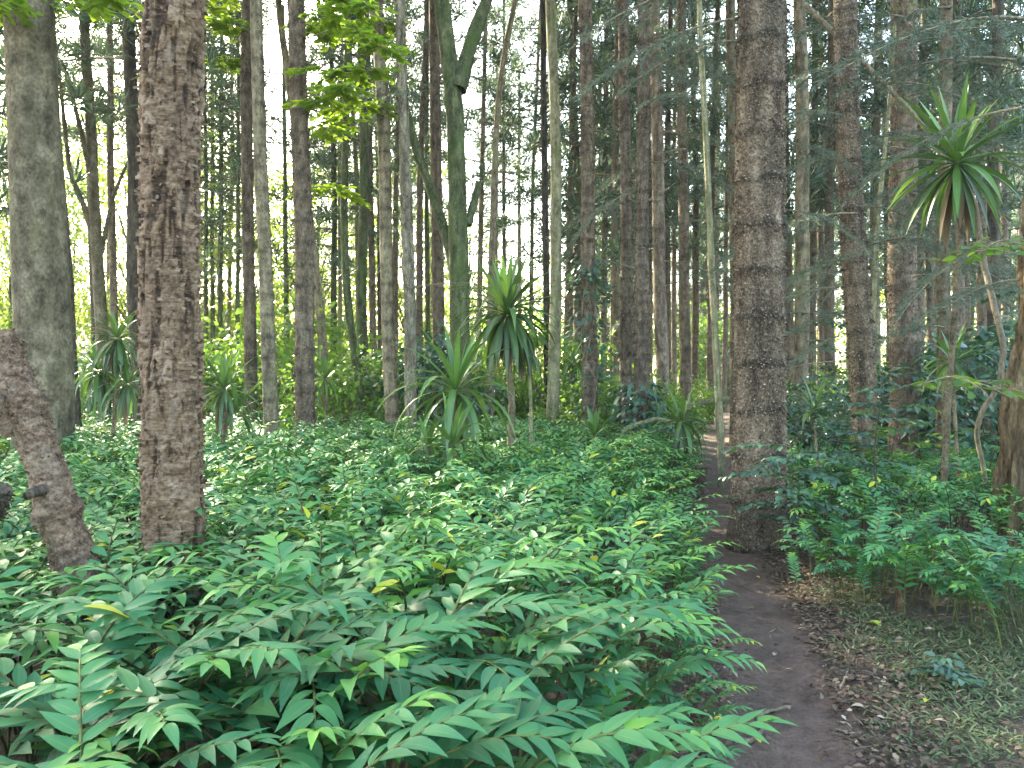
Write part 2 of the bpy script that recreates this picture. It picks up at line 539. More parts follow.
def conifer_crown(seed, h, rmax, nb, nt, nn, ln, bare=0.3, droop=0.35):
    rng = np.random.default_rng(seed)
    mb = MB()
    for b in range(nb):
        z = h * (b + rng.uniform(0, 1)) / nb
        a = b * 2.4 + rng.uniform(-.5, .5)
        Lb = rmax * (1 - 0.72 * (z / h) ** 1.3) * rng.uniform(0.6, 1.1)
        t = np.linspace(0, 1, 6)
        bend = rng.uniform(-.25, .25)
        dr = droop * rng.uniform(0.5, 1.4)
        pts = np.stack([np.cos(a + bend * t) * t * Lb, np.sin(a + bend * t) * t * Lb, z + Lb * (0.22 * t - dr * t * t)], -1)
        mb.tube(pts, np.linspace(0.03, 0.007, 6), 4, 1)
        for k in range(nt):
            tk = bare + (1 - bare) * (k + rng.uniform(0, 1)) / nt
            c = np.array([np.interp(tk, t, pts[:, q]) for q in range(3)])
            lat = rng.uniform(-1, 1) * 0.2 * Lb * tk
            c = c + np.array([-math.sin(a) * lat, math.cos(a) * lat, rng.uniform(-.12, .1)])
            needle_tuft(mb, c, rng.uniform(.22, .42), nn, rng, NEED, ln)
    return mb.mesh('conifer_crown', [M['needle'], M['twig']])


def broad_crown(seed, h, r, nc, nl, ls, mat, layered=0.5):
    rng = np.random.default_rng(seed)
    mb = MB()
    for c in range(nc):
        d = rdir(1, rng)[0]
        rr = rng.uniform(0.35, 1) ** 0.5
        ctr = np.array([d[0] * r * rr, d[1] * r * rr, h * 0.5 + d[2] * h * 0.5 * rr])
        base = np.array([0, 0, max(0.0, ctr[2] - r * 0.9) * 0.8])
        t = np.linspace(0, 1, 5)[:, None]
        pts = base + (ctr - base) * t + np.array([0, 0, 0.15 * r]) * np.sin(t * PI)
        mb.tube(pts, np.linspace(0.03, 0.006, 5) * max(0.4, r / 2.5), 4, 1)
        n = int(nl * rng.uniform(.6, 1.4))
        rad = r * rng.uniform(0.22, 0.4)
        off = rng.normal(size=(n, 3)) * rad * 0.6
        off[:, 2] *= layered
        dd = off / (np.linalg.norm(off, axis=1, keepdims=True) + 1e-6) + rdir(n, rng) * 0.7
        dd[:, 2] -= 0.25
        up = rdir(n, rng) * 0.8 + np.array([0, 0, 1.0])
        mb.leaves(OVATE_LOW[0], ctr + off, dd, up, ls * rng.uniform(.6, 1.3, n), None, np.clip(.45 + .2 * rng.normal(size=n), 0, 1), 0)
    return mb.mesh('broad_crown', [mat, M['twig']])


CON = [conifer_crown(11 + k, 13.0, 2.6, 38, 6, 30, 0.29) for k in range(4)]           # dark, clumped
CON_HIGH = [conifer_crown(31 + k, 10.0, 2.4, 24, 5, 24, 0.32) for k in range(2)]
BROAD_HIGH = [broad_crown(51 + k, 6.0, 2.8, 16, 110, 0.16, M['broad']) for k in range(2)]
BROAD_SUN = [broad_crown(61 + k, 7.0, 2.4, 26, 120, 0.17, M['sunny']) for k in range(2)]

# ---------------------------------------------------------------- trees
LAND = []      # (px at mid height, short name) landmarks for labels


def trunk_mesh(ctrl, d, D, kind, top_z, flare=0.35, taper=0.55, seg=16, dz=0.16, rings=0.0, rough=0.06, depth=None):
    """ctrl = pixel points from top to base; returns MB relative to base, base point, function pos(z)"""
    pts = np.array([P(a, b, d) for a, b in ctrl])
    pts = pts[np.argsort(pts[:, 2])]
    z0 = -0.12
    # continue the last slope up and the first one down
    if pts[-1, 2] < top_z:
        k = (pts[-1] - pts[-2]) / (pts[-1, 2] - pts[-2, 2])
        pts = np.vstack([pts, pts[-1] + k * (top_z - pts[-1, 2]) * np.array([.6, 1, 1])])
    if pts[0, 2] > z0:
        k = (pts[1] - pts[0]) / (pts[1, 2] - pts[0, 2])
        pts = np.vstack([pts[0] - k * (pts[0, 2] - z0) * np.array([.6, 1, 1]), pts])
    zz = np.arange(z0, top_z, dz)
    xs = np.interp(zz, pts[:, 2], pts[:, 0])
    kk = max(1, int(0.5 / dz))
    ker = np.ones(2 * kk + 1) / (2 * kk + 1)
    xs = np.convolve(np.pad(xs, kk, mode='edge'), ker, 'valid')
    sd = int(abs(ctrl[0][0]) * 13 + d * 7) % 997
    ys = d + (fbm(np.stack([zz * .3 + sd, zz * 0, zz * 0], -1), 2, sd) - 0.5) * 0.1 * (zz + 0.1).clip(0, 3)
    gz = float(g(xs[0], ys[0]))
    base = np.array([xs[0], ys[0], gz])
    hz = (zz - z0)
    rr = D / 2 * (1 - (1 - taper) * hz / top_z) * (1 + flare * np.exp(-hz / 0.28))
    th = np.linspace(0, 2 * PI, seg, endpoint=False)
    TH, ZZ_ = np.meshgrid(th, zz)
    RRR = np.repeat(rr[:, None], seg, 1)
    nv = fbm(np.stack([np.cos(TH) * 2.2 + sd, np.sin(TH) * 2.2, ZZ_ * 2.0], -1), 3, sd) - 0.5
    RRR = RRR * (1 + rough * 2 * nv)
    ringm = 0
    if rings > 0:
        ph = (ZZ_ / rings) + 0.25 * nv
        ringm = np.exp(-((ph - np.round(ph)) / 0.09) ** 2)
        RRR = RRR * (1 + 0.07 * ringm)
    # buttress lobes at the foot
    RRR = RRR * (1 + 0.16 * flare * np.sin(TH * 5 + sd) * np.exp(-(ZZ_ - z0) / 0.3))
    V = np.stack([xs[:, None] + RRR * np.cos(TH), ys[:, None] + RRR * np.sin(TH), ZZ_ + 0 * TH], -1) - base
    V[..., 2] += gz * np.exp(-np.maximum(ZZ_, 0) / 1.0)
    n = len(zz)
    i, j = np.meshgrid(np.arange(n - 1), np.arange(seg), indexing='ij')
    q = np.stack([i * seg + j, i * seg + (j + 1) % seg, (i + 1) * seg + (j + 1) % seg, (i + 1) * seg + j], -1)
    mb = MB()
    A = np.zeros(V.shape)
    A[..., 2] = np.clip(nv * 1.3 + .5 - .4 * ringm, 0.02, 1)
    mb.add(V, q, A)

    def pos(z):
        return np.array([np.interp(z, zz, xs), np.interp(z, zz, ys), z]) - base

    def rad(z):
        return float(np.interp(z, zz, rr))
    return mb, base, pos, rad, (zz, rr, xs, ys)


def tree(name, label, ctrl, d, w, mat, top=16.0, crown=None, cz=None, csc=1.0, group=None, land=None, flare=0.35, seg=16, dz=0.16,
         rings=0.0, rough=0.06, taper=0.55, stubs=0, cat='tree', extra=None, seed=None):
    D = w / F * d
    mb, base, pos, rad, raw = trunk_mesh(ctrl, d, D, None, top, flare, taper, seg, dz, rings, rough)
    rng = np.random.default_rng(int(abs(ctrl[0][0]) * 31 + d * 100))
    if extra:
        extra(mb, base, pos, rad, raw)
    root = empty(name, base)
    tag(root, label, cat, group)
    mb.build('trunk', mat, root)
    if stubs:
        # short dead side branches, each its own part
        for k in range(stubs):
            z = rng.uniform(1.6, min(top * 0.6, CAMH + d * 0.5))
            a = rng.uniform(0, 2 * PI)
            Lb = rng.uniform(0.35, 1.3)
            t = np.linspace(0, 1, 6)
            p0 = pos(z)
            bend = rng.uniform(-.4, .4)
            pts = p0 + np.stack([np.cos(a + bend * t) * t * Lb, np.sin(a + bend * t) * t * Lb, Lb * (rng.uniform(-.15, .35) * t - rng.uniform(0, .3) * t * t)], -1)
            sb = MB()
            sb.tube(pts, np.linspace(0.011, 0.003, 6), 5)
            for s in range(2):
                q = pts[2 + s] + np.stack([np.cos(a + 1 - 2 * s) * t * Lb * .4, np.sin(a + 1 - 2 * s) * t * Lb * .4, -.1 * t], -1)
                sb.tube(q, np.linspace(0.006, 0.002, 6), 4)
            sb.build('dead_branch', M['twig'], root)
    if crown is not None:
        if cz is None:
            cz = CAMH + d * 0.55 + 1.0
        c = pos(min(cz + 3, top - 1))
        link('crown', crown, root, (c[0], c[1], cz - base[2]), rng.uniform(0, 6.28), csc)
    if land:
        LAND.append((float(np.mean([c[0] for c in ctrl])), land))
    return root, pos, base, rad


# --- big flaky-barked trunk in the near field
def flaky_extra(mb, base, pos, rad, raw):
    zz, rr, xs, ys = raw
    V = mb.v[0].reshape(len(zz), -1, 3)
    seg = V.shape[1]
    th = np.linspace(0, 2 * PI, seg, endpoint=False)
    TH, Z_ = np.meshgrid(th, zz)
    wx = (fbm(np.stack([np.cos(TH) * 3, np.sin(TH) * 3, Z_ * 8], -1), 3, 41) - .5)
    p = np.stack([np.cos(TH) * 3.2, np.sin(TH) * 3.2, Z_ * 46 + wx * 9], -1)
    n1 = fbm(p, 3, 5)
    n0 = fbm(np.stack([np.cos(TH) * 2.2, np.sin(TH) * 2.2, Z_ * 6], -1), 3, 9)
    n2 = fbm(np.stack([np.cos(TH) * 14, np.sin(TH) * 14, Z_ * 90], -1), 2, 3)
    st = np.clip((n1 - 0.47) * 9, 0, 1) * np.clip((n0 - 0.3) * 4, 0, 1)
    big = np.clip((fbm(np.stack([np.cos(TH) * 1.6, np.sin(TH) * 1.6, Z_ * 2.4], -1), 3, 51) - .38) * 4, .1, 1)
    crack = np.clip((fbm(np.stack([np.cos(TH) * 6, np.sin(TH) * 6, Z_ * 5], -1), 3, 61) - .58) * 9, 0, 1)
    st = st * big
    h = 0.013 * st + 0.006 * n2 + 0.024 * (n0 - .5) - 0.012 * crack
    out = np.stack([np.cos(TH), np.sin(TH), 0 * TH], -1)
    mb.v[0] = (V + out * h[..., None]).reshape(-1, 3)
    A = np.zeros(V.shape)
    A[..., 2] = np.clip(0.3 + 0.5 * st + 0.8 * (n2 - .5) - .7 * crack, 0, 1)
    mb.a[0] = A.reshape(-1, 3)
    rng = np.random.default_rng(4)
    N = 8000
    k = rng.integers(0, len(zz), N)
    q = rng.integers(0, seg, N)
    loc = mb.v[0].reshape(len(zz), seg, 3)[k, q]
    o = out[k, q]
    sidev = np.stack([-o[:, 1], o[:, 0], o[:, 2]], -1)
    dr = sidev * rng.choice([-1, 1], (N, 1)) + o * rng.uniform(0.05, .5, (N, 1)) + np.array([0, 0, 1]) * rng.normal(0, .35, (N, 1))
    ln = rng.uniform(0.012, 0.035, N)
    mb.leaves(FLAKE, loc - o * 0.002, dr, o, ln, ln * rng.uniform(.35, .8, N), rng.uniform(.05, .75, N))


def scaly_extra(N, size, zmax=5.5):
    def fn(mb, base, pos, rad, raw):
        zz, rr, xs, ys = raw
        V = mb.v[0].reshape(len(zz), -1, 3)
        seg = V.shape[1]
        rng = np.random.default_rng(8)
        km = int(np.searchsorted(zz, zmax))
        k = rng.integers(0, km, N)
        q = rng.integers(0, seg, N)
        loc = V[k, q]
        th = q / seg * 2 * PI
        o = np.stack([np.cos(th), np.sin(th), 0 * th], -1)
        s = np.stack([-np.sin(th), np.cos(th), 0 * th], -1)
        loc = loc + s * rng.uniform(-.01, .01, (N, 1)) + np.array([0, 0, 1]) * rng.uniform(-.01, .01, (N, 1))
        dr = s * rng.normal(0, 1, (N, 1)) * .7 + np.array([0, 0, -1.0]) * rng.uniform(.2, 1, (N, 1)) + o * rng.uniform(0.1, .7, (N, 1))
        ln = size * rng.uniform(.5, 1.4, N)
        mb.leaves(FLAKE, loc - o * 0.002, dr, o, ln, ln * rng.uniform(.5, 1.1, N), rng.uniform(.2, 1, N))
        # ring scars of old whorls: raised collars of short stubs
        for z in np.arange(0.9, zmax, 0.33):
            m = rng.integers(10, 22)
            a = rng.uniform(0, 2 * PI, m)
            r = rad(z)
            c = pos(z)
            o2 = np.stack([np.cos(a), np.sin(a), 0 * a], -1)
            l2 = c + o2 * r + np.array([0, 0, 1]) * rng.normal(0, .012, (m, 1))
            mb.leaves(FLAKE, l2, o2 + np.array([0, 0, -.5]), np.stack([-np.sin(a), np.cos(a), a * 0], -1), rng.uniform(.02, .04, m), rng.uniform(.012, .025, m), .3)
    return fn


tree('flaky_bark_tree', 'stout trunk with flaking pinkish brown bark rising from the near ginger field',
     [(174, 0), (168, 150), (165, 300), (169, 430), (172, 560)], 4.0, 57, M['flaky_bark'], top=13, crown=BROAD_HIGH[0], cz=8.0, csc=.85,
     land='the flaky trunk', seg=150, dz=0.009, rough=0.04, flare=0.22, taper=0.75, extra=flaky_extra)
tree('conifer', 'largest scaly brown conifer trunk standing right beside the dirt path',
     [(760, 0), (760, 300), (759, 540)], 7.2, 52, M['scaly_bark'], top=17, crown=CON_HIGH[0], cz=9.0, csc=.75, land='the big scaly trunk',
     seg=96, dz=0.02, rings=.42, rough=0.03, flare=0.42, taper=0.6, extra=scaly_extra(15000, 0.014))
tree('broadleaf_tree', 'broad smooth grey trunk flaring towards its foot behind the leaning log',
     [(34, 0), (38, 200), (41, 330), (42, 455)], 9.3, 56, M['grey_bark'], top=15, crown=BROAD_HIGH[1], cz=7.6, csc=1.1, land='the broad grey trunk',
     seg=48, dz=0.05, rough=0.03, flare=0.35, taper=0.45)
tree('conifer', 'grey scaly conifer trunk of middling width between the path and strap-leaved palm-like plant',
     [(843, 0), (853, 200), (862, 380), (864, 465)], 9.6, 26, M['scaly_bark'], top=17, crown=CON_HIGH[1], cz=9.0, csc=.8, land='the grey scaly trunk',
     seg=48, dz=0.04, rings=0.3, stubs=4, extra=scaly_extra(6000, 0.017, 6.5))
tree('conifer', 'dark rough trunk behind the palm-like plant, wider than its neighbours',
     [(907, 0), (906, 200), (904, 410)], 11.5, 29, M['red_bark'], top=18, crown=CON[0], cz=8.2, land='the dark rough trunk', seg=32, dz=0.06, rings=0.34, stubs=6,
     extra=scaly_extra(5000, 0.02, 7.5))
tree('conifer', 'smooth pinkish tan trunk passing just behind the crown of the palm-like plant',
     [(946, 0), (944, 250), (942, 470)], 10.2, 14, M['tan_bark'], top=15, crown=CON_HIGH[1], cz=7.8, csc=.8, land='the pinkish tan trunk', seg=20, dz=.08, rings=.4, stubs=3)
tree('conifer', 'slim tan trunk in the open gap just past the big scaly trunk',
     [(800, 0), (801, 200), (800, 390)], 16, 15, M['tan_bark'], top=19, crown=CON[1], cz=9.5, land='the slim tan trunk', rings=.35, stubs=4)
tree('conifer', 'brown trunk with regular ring scars, thicker of two facing the pale leaning trunk',
     [(296, 0), (302, 200), (306, 445)], 11.5, 20, M['conifer_bark'], top=17, crown=CON_HIGH[0], cz=8.0, land='the ringed brown trunk', seg=32, dz=.05, rings=.32, stubs=2,
     extra=scaly_extra(3500, 0.017, 7.5))
tree('conifer', 'pale grey-brown trunk leaning gently, its clean foot lighter than the trunk behind',
     [(256, 0), (259, 150), (267, 320), (273, 455)], 11.0, 15, M['tan_bark'], top=15, crown=CON_HIGH[1], cz=8.0, csc=.9, land='the pale leaning trunk', seg=24, dz=.06, rings=.3)
tree('conifer', 'brown trunk half hidden close behind the pale leaning trunk',
     [(247, 0), (246, 200), (252, 440)], 14, 13, M['conifer_bark'], top=17, crown=CON[2], cz=9.0, csc=.9, rings=.3)
tree('conifer', 'straight tan trunk with faint rings beside the mottled trunk',
     [(377, 0), (385, 150), (388, 300), (393, 440)], 12.5, 14, M['tan_bark'], top=17, crown=CON_HIGH[0], cz=8.6, csc=.9, land='the straight tan trunk', rings=.3, seg=24, dz=.06)
tree('conifer', 'trunk mottled with pale lichen between the straight tan trunk and mossy forked tree',
     [(399, 0), (404, 150), (409, 300), (411, 445)], 12.2, 13, M['mottled_bark'], top=17, crown=CON_HIGH[1], cz=8.6, csc=.9, land='the mottled trunk', stubs=3, seg=24, dz=.06)
tree('conifer', 'dark brown trunk half hidden close behind the mossy forked tree',
     [(434, 0), (437, 200), (441, 440)], 15, 13, M['conifer_bark'], top=18, crown=CON[3], cz=9.5, csc=.9, rings=.35)


# --- forked mossy tree
def fork_extra(mb, base, pos, rad, raw):
    d = 12.6
    def limb(pp, r0, r1):
        q = np.array([P(a, b, d + e) for a, b, e in pp]) - base
        t = np.linspace(0, 1, len(q))
        tt = np.linspace(0, 1, 24)
        pts = np.stack([np.interp(tt, t, q[:, k]) for k in range(3)], -1)
        pts[1:-1] = (pts[:-2] + pts[1:-1] * 2 + pts[2:]) / 4
        rr = np.linspace(r0, r1, 24) * (1 + .08 * np.sin(tt * 23))
        mb.tube(pts, rr, 12)
    limb([(458, 90, 0), (470, 45, .2), (487, 0, .5), (508, -70, 1.0), (522, -170, 1.4)], .14, .07)
    limb([(459, 300, -.1), (450, 250, .15), (433, 195, .2), (416, 150, .1), (404, 95, 0), (398, 40, -.1)], .10, .04)
    limb([(468, 225, 0), (475, 198, .1), (479, 182, .15)], .07, .05)


tree('broadleaf_tree', 'mossy green tree forked high up with a broken side limb',
     [(441, 0), (449, 60), (455, 110), (459, 250), (462, 440)], 12.6, 22, M['moss_bark'], top=13, crown=BROAD_HIGH[0], cz=9.2, csc=1.0,
     land='the mossy forked tree', seg=28, dz=.06, rough=.07, extra=fork_extra)
tree('broadleaf_tree', 'thin bent grey-brown tree curving against the bright sky gap',
     [(516, 0), (505, 45), (497, 110), (494, 190), (491, 270), (490, 420)], 14.5, 8, M['tan_bark'], top=12, crown=BROAD_HIGH[1], cz=9.9, csc=.7, land='the bent thin tree')
tree('conifer', 'dark slender stem touching the pale green trunk',
     [(543, 0), (545, 200), (548, 420)], 17, 7.5, M['dark_bark'], top=18, crown=CON[0], cz=10.5, csc=.75)
tree('broadleaf_tree', 'pale green lichened trunk in the open middle of the wood',
     [(550, 0), (556, 150), (556, 300), (552, 430)], 14, 13, M['pale_bark'], top=15, crown=BROAD_HIGH[0], cz=9.9, csc=.9, land='the pale green trunk', rough=.08)
tree('conifer', 'dark brown conifer whose foot is wrapped in climbing leaves',
     [(585, 0), (588, 150), (589, 300), (591, 430)], 13.5, 16, M['conifer_bark'], top=18, crown=CON_HIGH[0], cz=9.0, land='the vine-clad trunk', rings=.3, seg=24, dz=.06,
     extra=scaly_extra(2500, .02, 8))
tree('conifer', 'reddish trunk with dead twigs, the one nearer the vine-clad trunk of a close pair',
     [(624, 0), (626, 200), (625, 430)], 13.4, 13, M['conifer_bark'], top=18, crown=CON_HIGH[1], cz=9.0, rings=.32, stubs=5, seg=24, dz=.06, extra=scaly_extra(2500, .02, 8))
tree('conifer', 'dark reddish rough trunk with ivy at its foot, thicker one of a close pair',
     [(643, 0), (642, 200), (641, 430)], 12.6, 14.5, M['red_bark'], top=18, crown=CON_HIGH[0], cz=8.8, land='the reddish paired trunks', rings=.3, stubs=6, seg=24, dz=.06, extra=scaly_extra(3000, .02, 8))
tree('conifer', 'light reddish trunk with bare twigs just past the reddish paired trunks',
     [(655, 0), (659, 200), (663, 400)], 16, 14, M['red_bark'], top=19, crown=CON[1], cz=9.8, csc=.9, land='the light reddish trunk', rings=.35, stubs=6)
tree('conifer', 'greyish trunk standing between the light reddish trunk and the yellowish pole tree',
     [(681, 0), (684, 200), (686, 400)], 17.5, 12, M['conifer_bark'], top=19, crown=CON[2], cz=10.5, csc=.9, rings=.35, stubs=5)
tree('pole_tree', 'yellowish slender pole tree rooted at the very edge of the path',
     [(702, 60), (709, 180), (715, 320), (722, 475)], 11.0, 8, M['pale_bark'], top=8.5, crown=BROAD_HIGH[1], cz=7.6, csc=.45, land='the yellowish pole tree', flare=.2)
tree('conifer', 'pale grey trunk half hidden behind the big scaly trunk',
     [(731, 0), (733, 200), (736, 390)], 17, 12, M['tan_bark'], top=19, crown=CON[3], cz=10.5, csc=.9, rings=.4)
tree('conifer', 'thin dark trunk touching the broad grey trunk',
     [(52, 0), (60, 150), (70, 300), (78, 430)], 13, 9, M['dark_bark'], top=15, crown=CON_HIGH[0], cz=8.8, csc=.8)


def side_limbs(lst, d):
    def fn(mb, base, pos, rad, raw):
        for pp, r0, r1 in lst:
            q = np.array([P(a, b, d + e) for a, b, e in pp]) - base
            t = np.linspace(0, 1, len(q))
            tt = np.linspace(0, 1, 16)
            pts = np.stack([np.interp(tt, t, q[:, k]) for k in range(3)], -1)
            pts[1:-1] = (pts[:-2] + pts[1:-1] * 2 + pts[2:]) / 4
            mb.tube(pts, np.linspace(r0, r1, 16), 8)
    return fn


tree('broadleaf_tree', 'crooked grey tree with thin rising side limbs in shade beside the broad grey trunk',
     [(84, 0), (87, 110), (93, 190), (97, 250), (102, 330), (106, 445)], 15.5, 12.5, M['grey_bark'], top=14, crown=BROAD_HIGH[0], cz=10.5, csc=.8, land='the crooked grey tree',
     extra=side_limbs([([(97, 250, 0), (84, 205, .1), (70, 175, .2), (64, 120, .2), (58, 60, .3)], .07, .03),
                       ([(98, 270, 0), (112, 200, .2), (126, 165, .3), (142, 140, .4)], .05, .02),
                       ([(92, 180, 0), (76, 110, -.2), (62, 60, -.3)], .06, .03)], 15.5))
tree('conifer', 'dark conifer between the crooked grey tree and the flaky trunk',
     [(126, 0), (132, 130), (136, 260), (141, 420)], 15, 15, M['dark_bark'], top=17, crown=CON[0], cz=6.8, csc=.9, stubs=2)
tree('conifer', 'thin grey conifer stem squeezed in next to the crooked grey tree',
     [(110, 60), (113, 200), (116, 420)], 20, 8, M['conifer_bark'], top=16, crown=CON[2], cz=7, csc=.8)
tree('broadleaf_tree', 'slanting pale young trunk crossing behind the ringed brown trunk',
     [(279, 0), (292, 110), (309, 220), (322, 330), (327, 430)], 16, 10, M['tan_bark'], top=12, crown=BROAD_HIGH[1], cz=10.6, csc=.7)
tree('broadleaf_tree', 'mossy thin stem curving down towards the straight tan trunk',
     [(347, 60), (343, 200), (347, 300), (358, 380), (368, 440)], 13.5, 9, M['moss_bark'], top=12, crown=BROAD_HIGH[0], cz=9.4, csc=.6, land='the mossy curved stem')
tree('broadleaf_tree', 'upright dark mossy trunk just before the straight tan trunk',
     [(360, 0), (365, 150), (362, 300), (366, 430)], 15.5, 11, M['moss_bark'], top=14, crown=BROAD_HIGH[1], cz=10.5, csc=.7)
tree('pole_tree', 'thin yellow-green pole leaning across the dark rough trunk',
     [(895, 30), (888, 90), (882, 160), (876, 260), (872, 420)], 10.8, 6, M['pale_bark'], top=6.6, flare=.1, taper=.5, land=None, crown=BROAD_HIGH[1], cz=6.6, csc=.3)

# unseen trees added outside the frame to keep sun off the foreground
for k, (x, y, D) in enumerate([(-9.5, 12.5, .4), (-12.5, 17, .4), (-7.6, 8.2, .35), (-15, 20.5, .4), (-11, 10.2, .3), (-18.5, 24, .4), (-13.5, 13.5, .4)]):
    px = px_of(x, y)
    tree('conifer', 'added shade conifer outside the picture beyond the broad grey trunk', [(px, 0), (px + R.uniform(-6, 6), 400)], y, D / y * F, M['conifer_bark'], top=19,
         crown=CON[k % 4], cz=5.2, csc=1.15, group='shade trees added beyond the picture edge')

# ---------------------------------------------------------------- dead and broken wood
# leaning log at the edge
def log_mesh(pp, d0, radii, mat, name, label, cat, knots=()):
    q = np.array([P(a, b, d0 + e) for a, b, e in pp])
    t = np.linspace(0, 1, len(q))
    n = 260
    tt = np.linspace(0, 1, n)
    pts = np.stack([np.interp(tt, t, q[:, k]) for k in range(3)], -1)
    for _ in range(40):
        pts[1:-1] = (pts[:-2] + pts[1:-1] * 2 + pts[2:]) / 4
    rr = np.interp(tt, np.linspace(0, 1, len(radii)), radii)
    mb = MB()
    base = pts[0].copy()
    base[2] = float(g(base[0], base[1]))
    seg = 72
    mb.tube(pts - base, rr, seg, cap=False)
    V = mb.v[0].reshape(n, seg, 3)
    c = (pts - base)[:, None]
    o = V - c
    nz = fbm(V * 9 + 3, 4, 2)
    nz2 = fbm(V * np.array([26, 26, 70]), 3, 6)
    coll = sum(a * np.exp(-((tt - b) / w) ** 2) for a, b, w in knots) if len(knots) else 0 * tt
    V2 = c + o * (1 + .32 * (nz - .5)[..., None] + .07 * (nz2 - .5)[..., None] + (coll[:, None] * (0.5 + nz))[..., None])
    mb.v[0] = V2.reshape(-1, 3)
    mb.a[0][:, 2] = np.clip(.5 + 1.6 * (nz2 - .5), 0, 1).reshape(-1)
    fr = np.random.default_rng(2)
    ki = fr.integers(0, n, 1400); kj = fr.integers(0, seg, 1400)
    oo = (o / np.linalg.norm(o, axis=2, keepdims=True))[ki, kj]
    fl = fr.uniform(.008, .022, 1400)
    mb.leaves(FLAKE, V2[ki, kj] - oo * .002, rdir(1400, fr) + oo * .3, oo, fl, fl * .6, fr.uniform(.2, .8, 1400))
    # closed, slightly hollow cut end
    ring = V2[-1]
    ce = ring.mean(0)
    tg = pts[-1] - pts[-2]
    tg = tg / np.linalg.norm(tg)
    rings = [ring, ce + (ring - ce) * .85 + tg * .012, ce + (ring - ce) * .45 + tg * .004, ce + (ring - ce) * .02 - tg * .01]
    VV = np.array(rings)
    i, j = np.meshgrid(np.arange(3), np.arange(seg), indexing='ij')
    mb.add(VV, np.stack([i * seg + j, i * seg + (j + 1) % seg, (i + 1) * seg + (j + 1) % seg, (i + 1) * seg + j], -1), np.zeros((4 * seg, 3)) + .8)
    root = empty(name, base)
    tag(root, label, cat)
    mb.build('trunk', mat, root)
    return root, base


lr, lb = log_mesh([(96, 640, -.05), (72, 555, 0), (52, 490, .05), (32, 425, .1), (14, 375, .15), (2, 338, .2)], 3.7, [.105, .097, .09, .085, .08, .076], M['log_bark'],
                  'leaning_log', 'broken leaning log with a sawn top poking out of the ginger', 'log', [(.25, .33, .025), (.18, .68, .03)])
mb = MB()
q = np.array([P(12, 432, 3.8), P(4, 415, 3.75), P(-8, 395, 3.7), P(-26, 378, 3.6), P(-60, 352, 3.5)]) - lb
mb.tube(q, [.05, .045, .04, .038, .034], 12)
mb.build('side_branch', M['log_bark'], lr)
mb = MB()
q = np.array([P(52, 488, 3.72), P(34, 492, 3.6), P(27, 496, 3.55)]) - lb
mb.tube(q, [.03, .026, .02], 10)
mb.build('branch_stub', M['dark_bark'], lr)
log_mesh([(-60, 620, 0), (-40, 560, 0), (-12, 515, 0), (1, 488, 0)], 3.5, [.06, .055, .05, .048], M['dark_bark'], 'dead_log', 'small dark log end barely showing below the leaning log', 'log')


def rot_extra(mb, base, pos, rad, raw):
    zz = raw[0]
    V = mb.v[0].reshape(len(zz), -1, 3)
    seg = V.shape[1]
    th = np.linspace(0, 2 * PI, seg, endpoint=False)
    TH, Z_ = np.meshgrid(th, zz)
    nn = fbm(np.stack([np.cos(TH) * 4, np.sin(TH) * 4, Z_ * 1.6], -1), 4, 77) - .5
    o = np.stack([np.cos(TH), np.sin(TH), 0 * TH], -1)
    mb.v[0] = (V + o * (nn * .22)[..., None]).reshape(-1, 3)


tree('rotten_tree', 'rotting orange-brown trunk at the very edge of the picture among the ginger',
     [(1052, 0), (1047, 200), (1040, 330), (1022, 420), (1014, 540)], 6.9, 32, M['rot_bark'], top=9, crown=BROAD_HIGH[0], cz=7.2, csc=.5, land='the rotten trunk', seg=60, dz=.04, flare=.3, extra=rot_extra)

# snag by the path
q = np.array([P(899, 618, 5.1), P(899, 600, 5.1), P(898, 582, 5.1), P(897, 566, 5.1)])
b0 = q[0].copy(); b0[2] = float(g(b0[0], b0[1]))
mb = MB()
mb.tube(q - b0, [.028, .024, .022, .012], 12)
v = mb.v[0]
v += (fbm(v * 40, 3)[:, None] - .5) * .012
o = mb.build('broken_snag', M['rot_bark'], None)
o.location = b0
tag(o, 'short splintered brown snag standing upright at the edge of the mossy verge', 'stump')


def stick(name, label, pp, r0, r1, mat, cat, group=None, seg=8, wob=.01):
    q = np.array(pp)
    t = np.linspace(0, 1, len(q))
    tt = np.linspace(0, 1, 40)
    pts = np.stack([np.interp(tt, t, q[:, k]) for k in range(3)], -1)
    for _ in range(2):
        pts[1:-1] = (pts[:-2] + pts[1:-1] * 2 + pts[2:]) / 4
    pts = pts + (np.stack([fbm(np.stack([tt * 9 + k * 5, tt * 0, tt * 0 + r0 * 999], -1), 3) for k in range(3)], -1) - .5) * wob
    b = pts[0].copy()
    mb = MB()
    mb.tube(pts - b, np.linspace(r0, r1, 40), seg)
    o = mb.build(name, mat)
    o.location = b
    return tag(o, label, cat, group)


def gp(px, py, dz=0.0):
    """ground point under a pixel"""
    d = 4.0
    for _ in range(30):
        p = P(px, py, d)
        z = float(g(p[0], p[1])) + dz
        k = P(px, py, 1.0)
        d = (CAMH - z) / (CAMH - k[2])
    return P(px, py, d)


